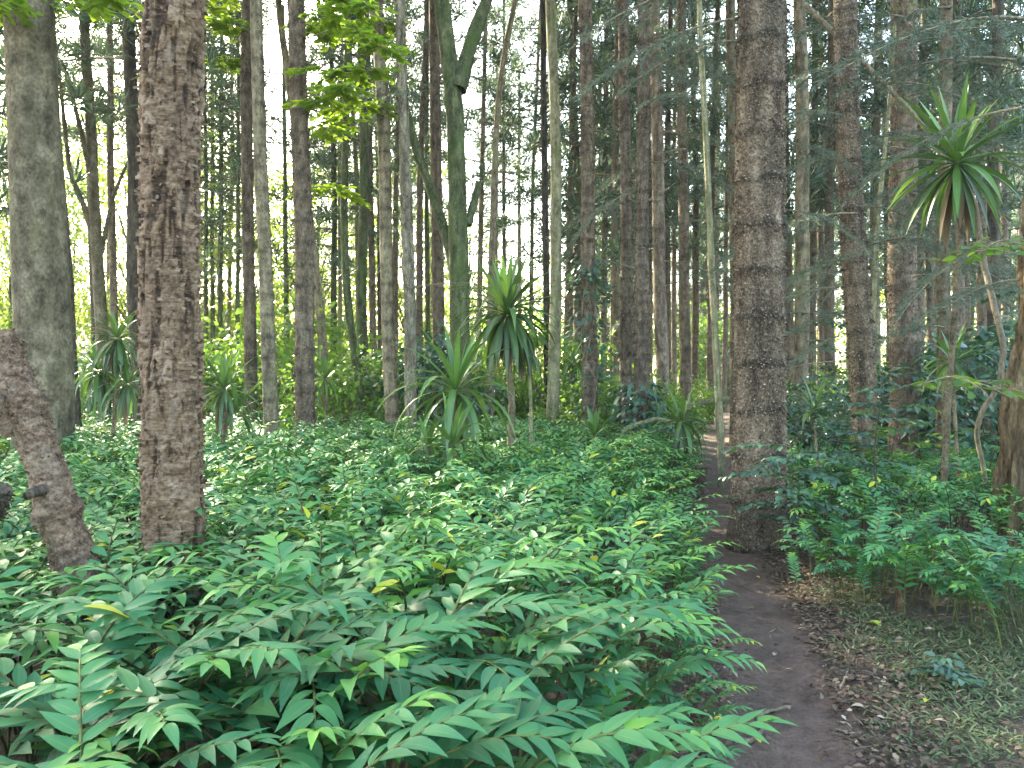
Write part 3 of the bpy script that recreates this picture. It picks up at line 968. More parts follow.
stick('tree_root', 'curved bare root looping over the path near the picture bottom', [gp(735, 742, .01), gp(752, 741, .02), gp(762, 730, .02), gp(757, 718, .015), gp(761, 714, .02), gp(775, 709, .025), gp(789, 706, .01)], .012, .008, M['twig'], 'root')
stick('fallen_twig', 'pale twig lying straight across the left edge of the path', [gp(727, 716, .015), gp(742, 717, .02), gp(757, 714, .01)], .007, .004, M['twig'], 'twig')
stick('fallen_twig', 'short forked looking twig lying on the path above the looping root', [gp(771, 640, .01), gp(769, 632, .02), gp(776, 628, .02), gp(786, 634, .01)], .005, .003, M['twig'], 'twig')
stick('fallen_twig', 'bleached stick on the mossy verge below the snag', [gp(872, 705, .02), gp(885, 712, .03), gp(900, 718, .03), gp(915, 722, .02)], .008, .004, M['twig'], 'twig')
stick('fallen_twig', 'short grey stick where the verge meets the path', [gp(840, 690, .02), gp(846, 676, .03), gp(849, 664, .02)], .007, .004, M['twig'], 'twig')
# arching pale bare branch by the little rosette beside the path
stick('arching_branch', 'bare pale branch arching out of the ginger beside the path rosette', [P(612, 446, 11.6), P(622, 434, 11.6), P(637, 424, 11.6), P(655, 419, 11.6), P(672, 422, 11.6), P(684, 428, 11.6), P(690, 460, 11.6)], .035, .025, M['pale_bark'], 'branch', wob=.03)
stick('fallen_pole', 'long pale dead pole slanting high across the grey scaly trunk', [P(806, 4, 10.0), P(838, 35, 9.9), P(862, 62, 9.6), P(889, 90, 9.4), P(925, 126, 9.2), P(960, 190, 9.2)], .035, .02, M['twig'], 'branch', wob=.04)
stick('hanging_branch', 'bare branch lying against the rotten trunk and drooping in a curve', [P(975, 200, 8.2), P(985, 260, 8.0), P(995, 310, 7.8), P(1003, 345, 7.6), P(998, 385, 7.5), P(975, 420, 7.5), P(985, 470, 7.6), P(990, 510, 7.6)], .035, .02, M['twig'], 'branch', wob=.05)
for k, (a, b, d, r, lab) in enumerate([
        ((830, 432), (930, 428), 16, .1, 'dark fallen log lying level behind the grey scaly trunk'),
        ((800, 446), (885, 440), 14, .08, 'dark fallen log lower and nearer than its twin beneath the shrubs'),
        ((690, 405), (742, 398), 21, .09, 'pale fallen log lying across the far end of the path'),
        ((905, 446), (1000, 440), 14, .09, 'fallen log behind the pinkish tan trunk')]):
    p0 = P(*a, d); p1 = P(*b, d + 1.0)
    p0[2] = max(p0[2], r * .9); p1[2] = max(p1[2], r * .9)
    stick('fallen_log', lab, [p0, (p0 + p1) / 2 + np.array([0, 0, .04]), p1], r, r * .8, M['dark_bark'] if k != 2 else M['pale_bark'], 'log', seg=12, wob=.06)


# ---------------------------------------------------------------- strap-leaved plants (dracaenas)
def strap_rosette(seed, n, ln, w, emin, emax, curv, c0=(0, 0, 0), tint=0.5, dead=0):
    rng = np.random.default_rng(seed)
    mb = MB()
    ns = 9
    for k in range(n + dead):
        isd = k >= n
        f = (k + rng.uniform(0, 1)) / n
        el = math.radians(emax + (emin - emax) * min(1, f) ** 0.9) if not isd else math.radians(rng.uniform(-80, -55))
        az = k * 2.39996 + rng.uniform(-.3, .3)
        Lk = ln * rng.uniform(.75, 1.15) * (0.75 + .35 * math.sin(PI * min(1, f) * .8 + .3))
        cv = curv * rng.uniform(.6, 1.5) * (0.35 + f)
        p = np.array(c0, float) + np.array([math.cos(az), math.sin(az), 0]) * .02 + np.array([0, 0, .12 * ln * (0.6 - f)])
        e = el
        pts = [p.copy()]
        ez = [e]
        side = np.array([-math.sin(az), math.cos(az), 0])
        tw = rng.uniform(-.15, .15)
        for s in range(ns):
            e = max(-PI / 2 * .97, e - cv / ns * (0.5 + s / ns * 1.2) * max(0.25, math.cos(e)))
            azs = az + tw * s / ns
            p = p + np.array([math.cos(azs) * math.cos(e), math.sin(azs) * math.cos(e), math.sin(e)]) * Lk / ns
            pts.append(p.copy())
            ez.append(e)
        pts = np.array(pts)
        t = np.linspace(0, 1, ns + 1)
        ww = w * rng.uniform(.8, 1.15) * np.clip(0.5 + 1.6 * t, 0, 1) * np.clip((1 - t) * 2.6, 0.02, 1)
        nor = np.stack([-np.sin(ez) * math.cos(az), -np.sin(ez) * math.sin(az), np.cos(ez)], -1)
        V = np.stack([pts - side * ww[:, None] + nor * ww[:, None] * .35, pts, pts + side * ww[:, None] + nor * ww[:, None] * .35], 1)
        tv = np.clip(tint + .25 * (0.5 - f) + .12 * rng.normal(), 0, 1)
        A = np.zeros((ns + 1, 3, 3))
        A[..., 0] = t[:, None]
        A[..., 1] = np.array([-1, 0, 1])[None]
        A[..., 2] = tv
        q = []
        for s in range(ns):
            for h in range(2):
                a = s * 3 + h
                q.append((a, a + 3, a + 4, a + 1))
        mb.add(V, q, A, 1 if isd else 0)
    return mb


def dracaena(label, stem, d, heads, mat_stem='tan_bark', r=.03, group='strap-leaved dracaenas'):
    """stem: pixel points base to top; heads: (px, py, n, len, w, emin, emax, curv, tint, dead)"""
    q = np.array([P(a, b, d) for a, b in stem])
    base = q[0].copy()
    base[2] = float(g(base[0], base[1])) - .02
    q = np.vstack([base[None], q[q[:, 2] > base[2] + .05]]) if len(q) > 1 else np.vstack([base[None], q])
    root = empty('dracaena', base)
    tag(root, label, 'plant', group)
    t = np.linspace(0, 1, len(q)); tt = np.linspace(0, 1, 30)
    pts = np.stack([np.interp(tt, t, q[:, k]) for k in range(3)], -1)
    pts[1:-1] = (pts[:-2] + pts[1:-1] * 2 + pts[2:]) / 4
    mb = MB()
    rr = r * (1 + .12 * np.sin(tt * 60)) * (1.1 - .3 * tt)
    mb.tube(pts - base, rr, 10)
    mb.build('stem', M[mat_stem], root)
    for k, h in enumerate(heads):
        px, py, n, ln, w, e0, e1, cv, ti, dead = h
        c = P(px, py, d) - base
        if k > 0:
            sb = MB()
            sb.tube(np.array([pts[18] - base, (pts[24] - base + c) / 2 - np.array([0, 0, .05]), c]), [r * .7, r * .6, r * .6], 8)
            sb.build('side_stem', M[mat_stem], root)
        strap_rosette(int(px * 3 + py), n, ln, w, e0, e1, cv, c, ti, dead).build('leaf_rosette', [M['dracaena'], M['dead_strap']], root)
    return root


dracaena('tall dracaena with a full drooping rosette in front of the sky gap', [(511, 440), (512, 400), (508, 360), (507, 330)], 9.6,
         [(507, 316, 92, .82, .036, -66, 84, 1.45, .45, 14)], r=.045)
dracaena('dracaena with broad arching bluish leaves at the mossy tree foot', [(458, 450), (457, 420), (456, 395)], 8.6,
         [(456, 392, 46, .9, .036, -40, 82, 1.9, .52, 6)])
dracaena('low dracaena shoot with bright upright leaves at the front of the cluster', [(453, 452), (453, 440)], 8.0,
         [(453, 446, 16, .58, .034, 0, 82, 1.4, .72, 0)])
dracaena('small dracaena leaning low next to the bright upright shoot', [(428, 455), (428, 445)], 8.2, [(428, 446, 12, .42, .028, 0, 75, 1.5, .6, 0)])
dracaena('small dracaena tuft growing alone at the vine-clad trunk foot', [(592, 452), (594, 436)], 10.2, [(594, 436, 16, .48, .03, 10, 82, .9, .62, 0)])
dracaena('short dracaena with dark drooping leaves at the arching bare branch', [(681, 450), (682, 430)], 10.8, [(682, 422, 30, .55, .03, -60, 80, 1.8, .5, 4)])
dracaena('dracaena with a spiky upright head left of the pale leaning trunk', [(223, 445), (224, 410), (224, 385)], 9.6,
         [(224, 390, 42, .62, .026, -40, 85, 1.5, .55, 6), (238, 412, 22, .5, .026, -20, 80, 1.3, .5, 0)])
dracaena('thin dracaena with narrow leaves past the ringed brown trunk', [(326, 445), (326, 400), (325, 378)], 13.0, [(325, 380, 30, .6, .025, -35, 85, 1.3, .5, 4)])
dracaena('dracaena clump with hanging heads under the crooked grey tree', [(112, 450), (116, 400), (118, 350)], 10.4,
         [(118, 340, 46, .6, .026, -70, 70, 1.9, .5, 8), (98, 372, 40, .6, .026, -70, 70, 1.9, .45, 4), (128, 385, 34, .6, .026, -70, 70, 1.9, .55, 4)])
dracaena('far little dracaena seen past the pale green trunk', [(574, 430), (572, 370)], 16, [(572, 362, 26, .6, .03, -50, 80, 1.4, .55, 0)])
dracaena('tall single-stemmed dracaena with a large spiky head before the dark rough trunk', [(944, 480), (948, 400), (956, 300), (961, 220), (958, 180)], 7.6,
         [(957, 164, 58, .86, .034, -66, 86, 1.0, .52, 9)], r=.032)
dracaena('young dracaena at half height between the pinkish tan trunk and rotten trunk', [(958, 470), (954, 400), (953, 365)], 8.0,
         [(953, 362, 26, .45, .026, -50, 82, 1.4, .5, 3)], r=.018)
dracaena('short dracaena almost hidden by the shrub near the grey scaly trunk', [(818, 470), (815, 425)], 9.0, [(815, 410, 18, .4, .02, -20, 85, 1.2, .45, 0)], r=.015)
dracaena('slender yellow-stemmed dracaena with a few hanging leaves beside the tall drooping one', [(531, 440), (531, 400), (529, 370), (526, 345)], 9.9,
         [(526, 345, 14, .5, .028, -80, -20, 1.2, .3, 4)], mat_stem='pale_bark', r=.022)


# ---------------------------------------------------------------- needle sprays: living branches of the conifers in the middle ground
def spray_mesh(seed, L, n, fine, droop=.35, mat='spray'):
    rng = np.random.default_rng(seed)
    mb = MB()
    t = np.linspace(0, 1, 10)
    ax = np.stack([t * L, .06 * L * np.sin(t * 3 + seed), L * (.05 * t - droop * t * t)], -1)
    mb.tube(ax, np.linspace(.012, .003, 10), 5, 1)
    for k in range(n):
        s = .15 + .85 * (k + rng.uniform(0, 1)) / n
        p = np.array([np.interp(s, t, ax[:, q]) for q in range(3)])
        sd = 1 if k % 2 else -1
        l = L * .42 * (1.05 - s) * rng.uniform(.6, 1.2) + .08
        a = sd * rng.uniform(.7, 1.15)
        tw = np.linspace(0, 1, 5)
        ptw = p + np.stack([np.cos(a) * tw * l, np.sin(a) * tw * l, -.35 * l * tw ** 2 + rng.uniform(-.1, .1) * l * tw], -1)
        mb.tube(ptw, np.linspace(.004, .0015, 5), 3, 1)
        m = int(l * fine) + 4
        u = rng.uniform(.05, 1, m)
        loc = np.stack([np.interp(u, tw, ptw[:, q]) for q in range(3)], -1)
        dd = np.stack([np.cos(a + 0 * u), np.sin(a + 0 * u), -.25 + 0 * u], -1) * .9 + rdir(m, rng) * .75
        dd[:, 2] -= .1
        mb.leaves(NEEDF, loc, dd, rdir(m, rng) + np.array([0, 0, 1.0]), rng.uniform(.03, .07, m), .03, np.clip(.5 + .22 * rng.normal(size=m), 0, 1))
    return mb.mesh('needle_branch', [M[mat], M['twig']])


SPRAY = [spray_mesh(k, 1.5, 28, 170, .3 + .1 * k) for k in range(4)]
ROOTS = {o['label']: o for o in col.objects if o.type == 'EMPTY' and 'label' in o}


def add_sprays(lab_start, d, items):
    """living branches hung on the tree whose label starts so; items: (py, length scale, azimuth)"""
    root = next(o for l, o in ROOTS.items() if l.startswith(lab_start))
    bx = root.location
    for k, (px, py, sc, az) in enumerate(items):
        p = P(px, py, d)
        o = link('branch', SPRAY[k % 4], root, (p[0] - bx.x, p[1] - bx.y, p[2] - bx.z), math.radians(az), sc)
        o.rotation_euler = (random.uniform(-.3, .3), random.uniform(-.15, .25), math.radians(az))


add_sprays('grey scaly conifer', 9.6, [(848, 118, .9, 200), (850, 140, 1.0, -20), (853, 215, 1.2, 185), (855, 205, 1.0, 10), (857, 285, .9, 170), (858, 245, 1.1, -70), (851, 60, 1.0, 160),
                                       (852, 95, 1.1, -50), (858, 330, .8, 190), (850, 30, 1.0, 40), (856, 265, 1.0, 215)])
add_sprays('dark rough trunk', 11.5, [(907, 90, 1.3, -20), (906, 150, 1.2, 190), (906, 40, 1.4, -60), (905, 230, 1.2, 200), (905, 260, 1.2, -30), (905, 310, 1.1, 170), (906, 20, 1.4, 200),
                                      (905, 190, 1.3, -110), (905, 340, 1.0, -80)])
add_sprays('smooth pinkish tan', 10.2, [(945, 60, 1.2, 0), (945, 30, 1.3, -40), (944, 130, 1.2, 20), (944, 255, 1.2, 10), (943, 290, 1.1, -30), (943, 330, 1.0, 200), (945, 10, 1.3, 200), (944, 220, 1.0, 220)])
add_sprays('largest scaly', 7.2, [(738, 18, 1.05, 165), (741, 45, .8, 190), (739, -5, 1.1, 200), (783, 210, .55, -20), (783, 140, .6, 20)])
add_sprays('dark reddish rough', 12.6, [(640, 60, 1.2, 10), (640, 160, 1.2, -20), (640, 40, 1.3, -60), (640, 190, 1.0, 190), (640, 110, 1.0, -80)])
add_sprays('light reddish trunk', 16, [(659, 130, 1.6, 0), (659, 200, 1.5, 190), (660, 90, 1.6, -60), (661, 260, 1.4, 10)])
add_sprays('greyish trunk standing', 17.5, [(684, 60, 1.6, 0), (684, 150, 1.7, 200), (685, 220, 1.5, -40), (685, 280, 1.4, 180)])
add_sprays('slim tan trunk', 16, [(801, 110, 1.6, 0), (801, 160, 1.7, -40), (801, 220, 1.6, 200), (801, 60, 1.7, 180), (801, 270, 1.5, 20), (800, 310, 1.4, -60)])
add_sprays('rotting orange', 6.9, [(1016, 60, 1.1, 175), (1016, 20, 1.2, 190), (1018, 110, 1.0, 165), (1018, 240, .9, 180), (1018, 280, .8, 200)])
add_sprays('straight tan trunk', 12.5, [(383, 105, .7, -60), (384, 120, .6, 210), (385, 90, .6, -120)])

# ---------------------------------------------------------------- far trees between the landmarks
LAND.sort()


def gap_label(what, items, lead='far'):
    """label a list of (px, object): counted from the landmark at one side towards the other"""
    ords = ['first', 'second', 'third', 'fourth', 'fifth', 'sixth', 'seventh', 'eighth', 'ninth', 'tenth', 'eleventh', 'twelfth']
    gaps = {}
    for px, o in sorted(items, key=lambda q: q[0]):
        k = sum(1 for a, _ in LAND if a < px)
        gaps.setdefault(k, []).append(o)
    for k, lst in gaps.items():
        for n, o in enumerate(lst):
            if k == 0:
                s = f'{what} {ords[n]} counted outwards from {LAND[0][1]}'
            elif k == len(LAND):
                s = f'{what} {ords[n]} counted outwards from {LAND[-1][1]}'
            elif len(lst) == 1:
                s = f'{what} alone between {LAND[k-1][1]} and {LAND[k][1]}'
            else:
                s = f'{ords[n]} {what} from {LAND[k-1][1]} towards {LAND[k][1]}'
            tag(o, s)


far = []
spots = [  # px, d, w, material, crown?, crown base
    (205, 24, 5, 'moss_bark', 1), (213, 27, 5, 'moss_bark', 0), (221, 25, 6, 'moss_bark', 1), (230, 30, 5, 'pale_bark', 1), (238, 22, 5, 'moss_bark', 1), (20, 22, 7, 'conifer_bark', 1),
    (92, 26, 6, 'dark_bark', 1), (152, 24, 6, 'moss_bark', 1), (286, 26, 6, 'moss_bark', 1), (333, 24, 7, 'moss_bark', 1), (341, 30, 5, 'pale_bark', 1),
    (355, 26, 6, 'tan_bark', 1), (372, 24, 8, 'red_bark', 1), (378, 30, 5, 'dark_bark', 1), (397, 26, 7, 'conifer_bark', 1), (421, 21, 8, 'conifer_bark', 1), (428, 28, 6, 'moss_bark', 1),
    (480, 25, 6, 'tan_bark', 1), (505, 31, 5, 'conifer_bark', 1), (520, 34, 5, 'pale_bark', 1), (533, 27, 5, 'conifer_bark', 1), (568, 22, 6, 'conifer_bark', 1), (575, 24, 9, 'red_bark', 1),
    (604, 23, 7, 'conifer_bark', 1), (611, 28, 5, 'tan_bark', 1), (617, 20, 8, 'conifer_bark', 1), (649, 24, 8, 'red_bark', 1), (669, 23, 8, 'conifer_bark', 1), (675, 30, 6, 'red_bark', 1), (694, 25, 8, 'conifer_bark', 1),
    (712, 24, 8, 'conifer_bark', 1), (726, 30, 6, 'red_bark', 1), (788, 23, 9, 'red_bark', 1), (812, 22, 10, 'conifer_bark', 1), (822, 30, 7, 'red_bark', 1), (831, 19, 11, 'conifer_bark', 1),
    (877, 20, 10, 'tan_bark', 1), (886, 28, 7, 'red_bark', 1), (920, 21, 11, 'red_bark', 1), (929, 27, 8, 'conifer_bark', 1), (957, 18, 12, 'red_bark', 1), (968, 23, 9, 'conifer_bark', 1),
    (981, 20, 12, 'conifer_bark', 1), (996, 16, 13, 'dark_bark', 1), (1004, 26, 8, 'red_bark', 1)]
rng = np.random.default_rng(99)
for (px, d, w, mt, cr) in spots:
    dx = rng.uniform(-8, 8)
    left = px < 600
    r_, pos, b, rd = tree('conifer', None, [(px - dx, 0), (px + rng.uniform(-3, 3), 180), (px + dx * .4, 400)], d, w, M[mt], top=rng.uniform(14, 18),
                          crown=CON[rng.integers(0, 4)], cz=(rng.uniform(3.6, 6) if rng.uniform() < .4 else rng.uniform(7, 10)) if left else rng.uniform(3.8, 7), csc=rng.uniform(.75, 1.05), group='slender trees deep in the wood', seg=10, dz=.35)
    far.append((px, r_))
# deeper still
deep = []
for k in range(46):
    d = rng.uniform(34, 62)
    px = rng.uniform(0, 1024) if k < 26 else rng.uniform(560, 1040)
    w = rng.uniform(.22, .36) / d * F
    r_, pos, b, rd = tree('conifer', None, [(px + rng.uniform(-5, 5), 0), (px, 400)], d, w, M[random.choice(['conifer_bark', 'red_bark', 'tan_bark', 'moss_bark'])], top=rng.uniform(16, 22),
                          crown=CON[rng.integers(0, 4)], cz=rng.uniform(2.2, 6) if px > 470 else rng.uniform(5, 11), csc=rng.uniform(.9, 1.25), group='trees at the back of the wood', seg=8, dz=.6)
    deep.append((px, r_))
sunt = []
for k, (px, d) in enumerate([(10, 30), (75, 37), (130, 33), (190, 40), (222, 31), (262, 38), (318, 33), (362, 42), (405, 36), (470, 44), (-40, 34), (170, 28), (290, 44)]):
    r_, pos, b, rd = tree('broadleaf_tree', None, [(px + rng.uniform(-9, 9), 0), (px, 250), (px + rng.uniform(-6, 6), 400)], d, .16 / d * F, M['moss_bark'], top=rng.uniform(8, 11),
                          crown=BROAD_SUN[k % 2], cz=rng.uniform(2.4, 4.2), csc=rng.uniform(.95, 1.3), group='sunlit broadleaf trees beyond the conifers', seg=8, dz=.4)
    sunt.append((px, r_))
gap_label('sunlit leafy tree', sunt)
gap_label('slender deep-set tree', far)
gap_label('distant tree', deep)


# ---------------------------------------------------------------- bushes behind and among the trees
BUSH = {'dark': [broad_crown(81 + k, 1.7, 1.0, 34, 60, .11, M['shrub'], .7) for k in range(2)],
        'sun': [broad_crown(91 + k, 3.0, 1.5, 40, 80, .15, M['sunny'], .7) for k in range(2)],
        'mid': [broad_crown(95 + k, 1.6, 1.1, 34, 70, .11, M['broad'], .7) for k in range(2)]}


def bush(px, d, h, kind, k):
    x = (px - 512) / F * d
    z = float(g(x, d))
    root = empty('bush', (x, d, z))
    root['category'] = 'bush'
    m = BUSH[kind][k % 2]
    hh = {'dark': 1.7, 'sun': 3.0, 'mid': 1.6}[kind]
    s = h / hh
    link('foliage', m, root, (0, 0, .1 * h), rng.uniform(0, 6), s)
    mb = MB()
    for q in range(4):
        a = q * 1.6 + rng.uniform(0, 1)
        t = np.linspace(0, 1, 5)
        mb.tube(np.stack([np.cos(a) * .25 * h * t, np.sin(a) * .25 * h * t, -.05 + .6 * h * t], -1), np.linspace(.02, .008, 5), 5)
    mb.build('stems', M['twig'], root)
    return root


bl = {'dark': [], 'sun': [], 'mid': []}
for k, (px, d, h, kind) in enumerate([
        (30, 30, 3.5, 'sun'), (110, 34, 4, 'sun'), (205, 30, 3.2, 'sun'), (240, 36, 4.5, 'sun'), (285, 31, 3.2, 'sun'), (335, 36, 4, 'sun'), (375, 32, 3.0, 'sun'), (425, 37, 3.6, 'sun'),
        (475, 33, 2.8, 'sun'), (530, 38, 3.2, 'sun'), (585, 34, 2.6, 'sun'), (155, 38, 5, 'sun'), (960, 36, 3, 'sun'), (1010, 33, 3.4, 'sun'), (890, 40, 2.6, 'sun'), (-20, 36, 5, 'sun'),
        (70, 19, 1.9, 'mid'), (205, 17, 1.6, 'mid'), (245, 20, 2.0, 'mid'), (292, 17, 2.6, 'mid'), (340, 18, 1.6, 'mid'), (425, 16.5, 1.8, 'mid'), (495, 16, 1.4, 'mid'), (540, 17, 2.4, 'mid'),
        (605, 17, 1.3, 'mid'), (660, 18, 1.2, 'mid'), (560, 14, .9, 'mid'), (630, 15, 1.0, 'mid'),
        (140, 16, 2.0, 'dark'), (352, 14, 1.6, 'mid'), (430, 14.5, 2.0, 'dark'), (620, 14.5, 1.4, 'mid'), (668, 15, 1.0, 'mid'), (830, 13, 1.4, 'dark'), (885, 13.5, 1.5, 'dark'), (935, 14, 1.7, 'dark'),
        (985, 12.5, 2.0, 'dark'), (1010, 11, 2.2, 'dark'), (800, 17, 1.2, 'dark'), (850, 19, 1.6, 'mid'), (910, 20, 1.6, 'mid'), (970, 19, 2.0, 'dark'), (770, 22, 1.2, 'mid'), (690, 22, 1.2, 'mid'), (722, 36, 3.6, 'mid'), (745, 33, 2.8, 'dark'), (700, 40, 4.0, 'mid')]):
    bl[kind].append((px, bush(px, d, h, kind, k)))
gap_label('sunlit yellow-green bush', bl['sun'])
gap_label('mid green leafy bush', bl['mid'])
gap_label('dark leafy bush', bl['dark'])
for v in bl.values():
    for px, o in v:
        o['group'] = 'bushes under the trees'

# far wood, reads as one mass
mb = MB()
rw = np.random.default_rng(5)
for k in range(330):
    a = rw.uniform(-1.05, 1.05)
    d = rw.uniform(64, 84)
    hmax = 6.5 + 3.5 * max(0, math.sin(a * 2 + .6)) + (5.0 if a > .12 else 0)
    c = np.array([math.sin(a) * d, math.cos(a) * d, rw.uniform(.2, 1) * hmax + .5])
    n = 110
    off = rw.normal(size=(n, 3)) * np.array([1.5, 1.5, 1.0])
    mb.leaves(OVATE_LOW[0], c + off, rdir(n, rw), rdir(n, rw) + np.array([0, 0, .6]), rw.uniform(.3, .6, n), None, np.clip(.5 + .2 * rw.normal(size=n), 0, 1))
o = mb.build('far_woods', M['sunny'])
tag(o, 'hazy sunlit greenery closing the view behind all the trees', 'woods', kind='stuff')


# ---------------------------------------------------------------- leafy broadleaf sprays in the upper part (backlit, some sunlight put into leaf colour)
def leafy_branch(mb, pts, n, ls, rng, m_leaf=0, m_wood=1, r=.012):
    pts = np.asarray(pts)
    t = np.linspace(0, 1, len(pts)); tt = np.linspace(0, 1, 14)
    ax = np.stack([np.interp(tt, t, pts[:, k]) for k in range(3)], -1)
    ax[1:-1] = (ax[:-2] + 2 * ax[1:-1] + ax[2:]) / 4
    mb.tube(ax, np.linspace(r, r * .3, 14), 5, m_wood)
    L = np.linalg.norm(ax[-1] - ax[0])
    for k in range(int(8 + L * 12)):
        s = .25 + .75 * rng.uniform(0, 1)
        p = np.array([np.interp(s, tt, ax[:, q]) for q in range(3)])
        a = rng.uniform(0, 2 * PI)
        l = rng.uniform(.2, .5) * min(1, L)
        tw = np.linspace(0, 1, 4)
        ptw = p + np.stack([np.cos(a) * tw * l, np.sin(a) * tw * l, (rng.uniform(-.1, .2) * tw - .3 * tw ** 2) * l], -1)
        mb.tube(ptw, np.linspace(r * .35, r * .12, 4), 3, m_wood)
        u = rng.uniform(.15, 1, n)
        loc = np.stack([np.interp(u, tw, ptw[:, q]) for q in range(3)], -1)
        b = a + rng.choice([-1, 1], n) * rng.uniform(.4, 1.2, n)
        dd = np.stack([np.cos(b), np.sin(b), rng.uniform(-.5, .15, n)], -1)
        mb.leaves(OVATE[0], loc, dd, rng.normal(0, .3, (n, 3)) + np.array([0, 0, 1.0]), ls * rng.uniform(.6, 1.25, n), None, np.clip(.5 + .2 * rng.normal(size=n), 0, 1), m_leaf)


def branch_on(lab, pieces, d, n, ls, mat, seed, name='leafy_branch'):
    root = next(o for l, o in ROOTS.items() if l.startswith(lab))
    rg = np.random.default_rng(seed)
    for pc in pieces:
        mb = MB()
        pts = np.array([P(a, b, d + e) for a, b, e in pc]) - np.array(root.location)
        leafy_branch(mb, pts, n, ls, rg)
        mb.build(name, [mat, M['twig']], root)


ROOTS = {o['label']: o for o in col.objects if o.type == 'EMPTY' and 'label' in o}
branch_on('brown trunk with regular', [[(300, 5, 0), (340, 20, -.6), (385, 50, -1.2)], [(302, 60, 0), (330, 75, -.4), (372, 70, -.8)], [(303, 110, 0), (330, 95, -.5), (350, 85, -1)],
                                       [(301, -20, 0), (330, -10, -.6), (370, 10, -1)], [(303, 150, 0), (325, 128, .3), (348, 118, .6)], [(299, 20, 0), (318, 30, .8), (340, 30, 1.4)], [(303, 190, 0), (326, 185, .8), (352, 195, 1.5)], [(301, 40, 0), (345, 25, .6), (398, 22, 1.0)], [(303, 90, 0), (340, 110, .5), (380, 105, .9)]], 11.5, 17, .11, M['bright'], 3)
branch_on('brown trunk half hidden close behind the pale', [[(247, 30, 0), (228, 22, -.4), (208, 25, -.8)], [(247, 10, 0), (225, 0, .4), (205, 8, .8)], [(247, 70, 0), (232, 60, .3), (214, 66, .3)]], 14, 16, .12, M['bright'], 4)
branch_on('broad smooth grey', [[(34, -20, 0), (70, -12, -.5), (100, -5, -1)], [(30, -10, 0), (10, 5, .3), (-12, 20, .4)], [(34, -40, 0), (14, -10, -.4), (-6, 5, -.8)]], 9.3, 12, .12, M['bright'], 5)
branch_on('rotting orange', [[(1026, 245, 0), (1000, 240, -.6), (975, 252, -1.0)], [(1014, 400, 0), (985, 385, -.3), (950, 375, -.7), (918, 386, -.9)]], 6.9, 2, .11, M['broad'], 6)

# ---------------------------------------------------------------- climbers and saplings
def climber(label, ctrl, d, rx, n, ls, mat, seed):
    rg = np.random.default_rng(seed)
    q = np.array([P(a, b, d) for a, b in ctrl])
    base = q[0].copy(); base[2] = float(g(base[0], base[1]))
    root = empty('climbing_vine', base)
    tag(root, label, 'vine')
    mb = MB(); st = MB()
    t = np.linspace(0, 1, len(q)); tt = np.linspace(0, 1, 40)
    ax = np.stack([np.interp(tt, t, q[:, k]) for k in range(3)], -1) - base
    ax[0, 2] = 0
    for s in range(3):
        a = s * 2.1 + tt * 6
        st.tube(ax + np.stack([np.cos(a) * rx * .55, np.sin(a) * rx * .55, 0 * a], -1), np.linspace(.018, .006, 40), 5)
    k = rg.integers(0, 40, n)
    a = rg.uniform(0, 2 * PI, n)
    r = rx * rg.uniform(.5, 1.5, n) * (1 + .7 * (vnoise(np.stack([ax[k, 2] * 3, np.cos(a) * 1.5, np.sin(a) * 1.5], -1), 3) - .4))
    loc = ax[k] + np.stack([np.cos(a) * r, np.sin(a) * r, rg.uniform(-.05, .05, n)], -1)
    dd = np.stack([np.cos(a), np.sin(a), rg.uniform(-1, .1, n)], -1) + rdir(n, rg) * .5
    mb.leaves(OVATE_LOW[0], loc, dd, rdir(n, rg) * .5 + np.stack([np.cos(a), np.sin(a), 1 + 0 * a], -1), ls * rg.uniform(.6, 1.3, n), None, np.clip(.4 + .2 * rg.normal(size=n), 0, 1))
    st.build('stem', M['twig'], root)
    mb.build('foliage', mat, root)


climber('dense dark climbing vine covering the foot of the vine-clad trunk', [(591, 440), (590, 360), (589, 290), (588, 262)], 13.5, .24, 560, .11, M['shrub'], 1)
climber('ivy climbing the foot of the thicker reddish paired trunk', [(642, 440), (640, 410), (639, 385)], 12.6, .3, 420, .12, M['shrub'], 2)


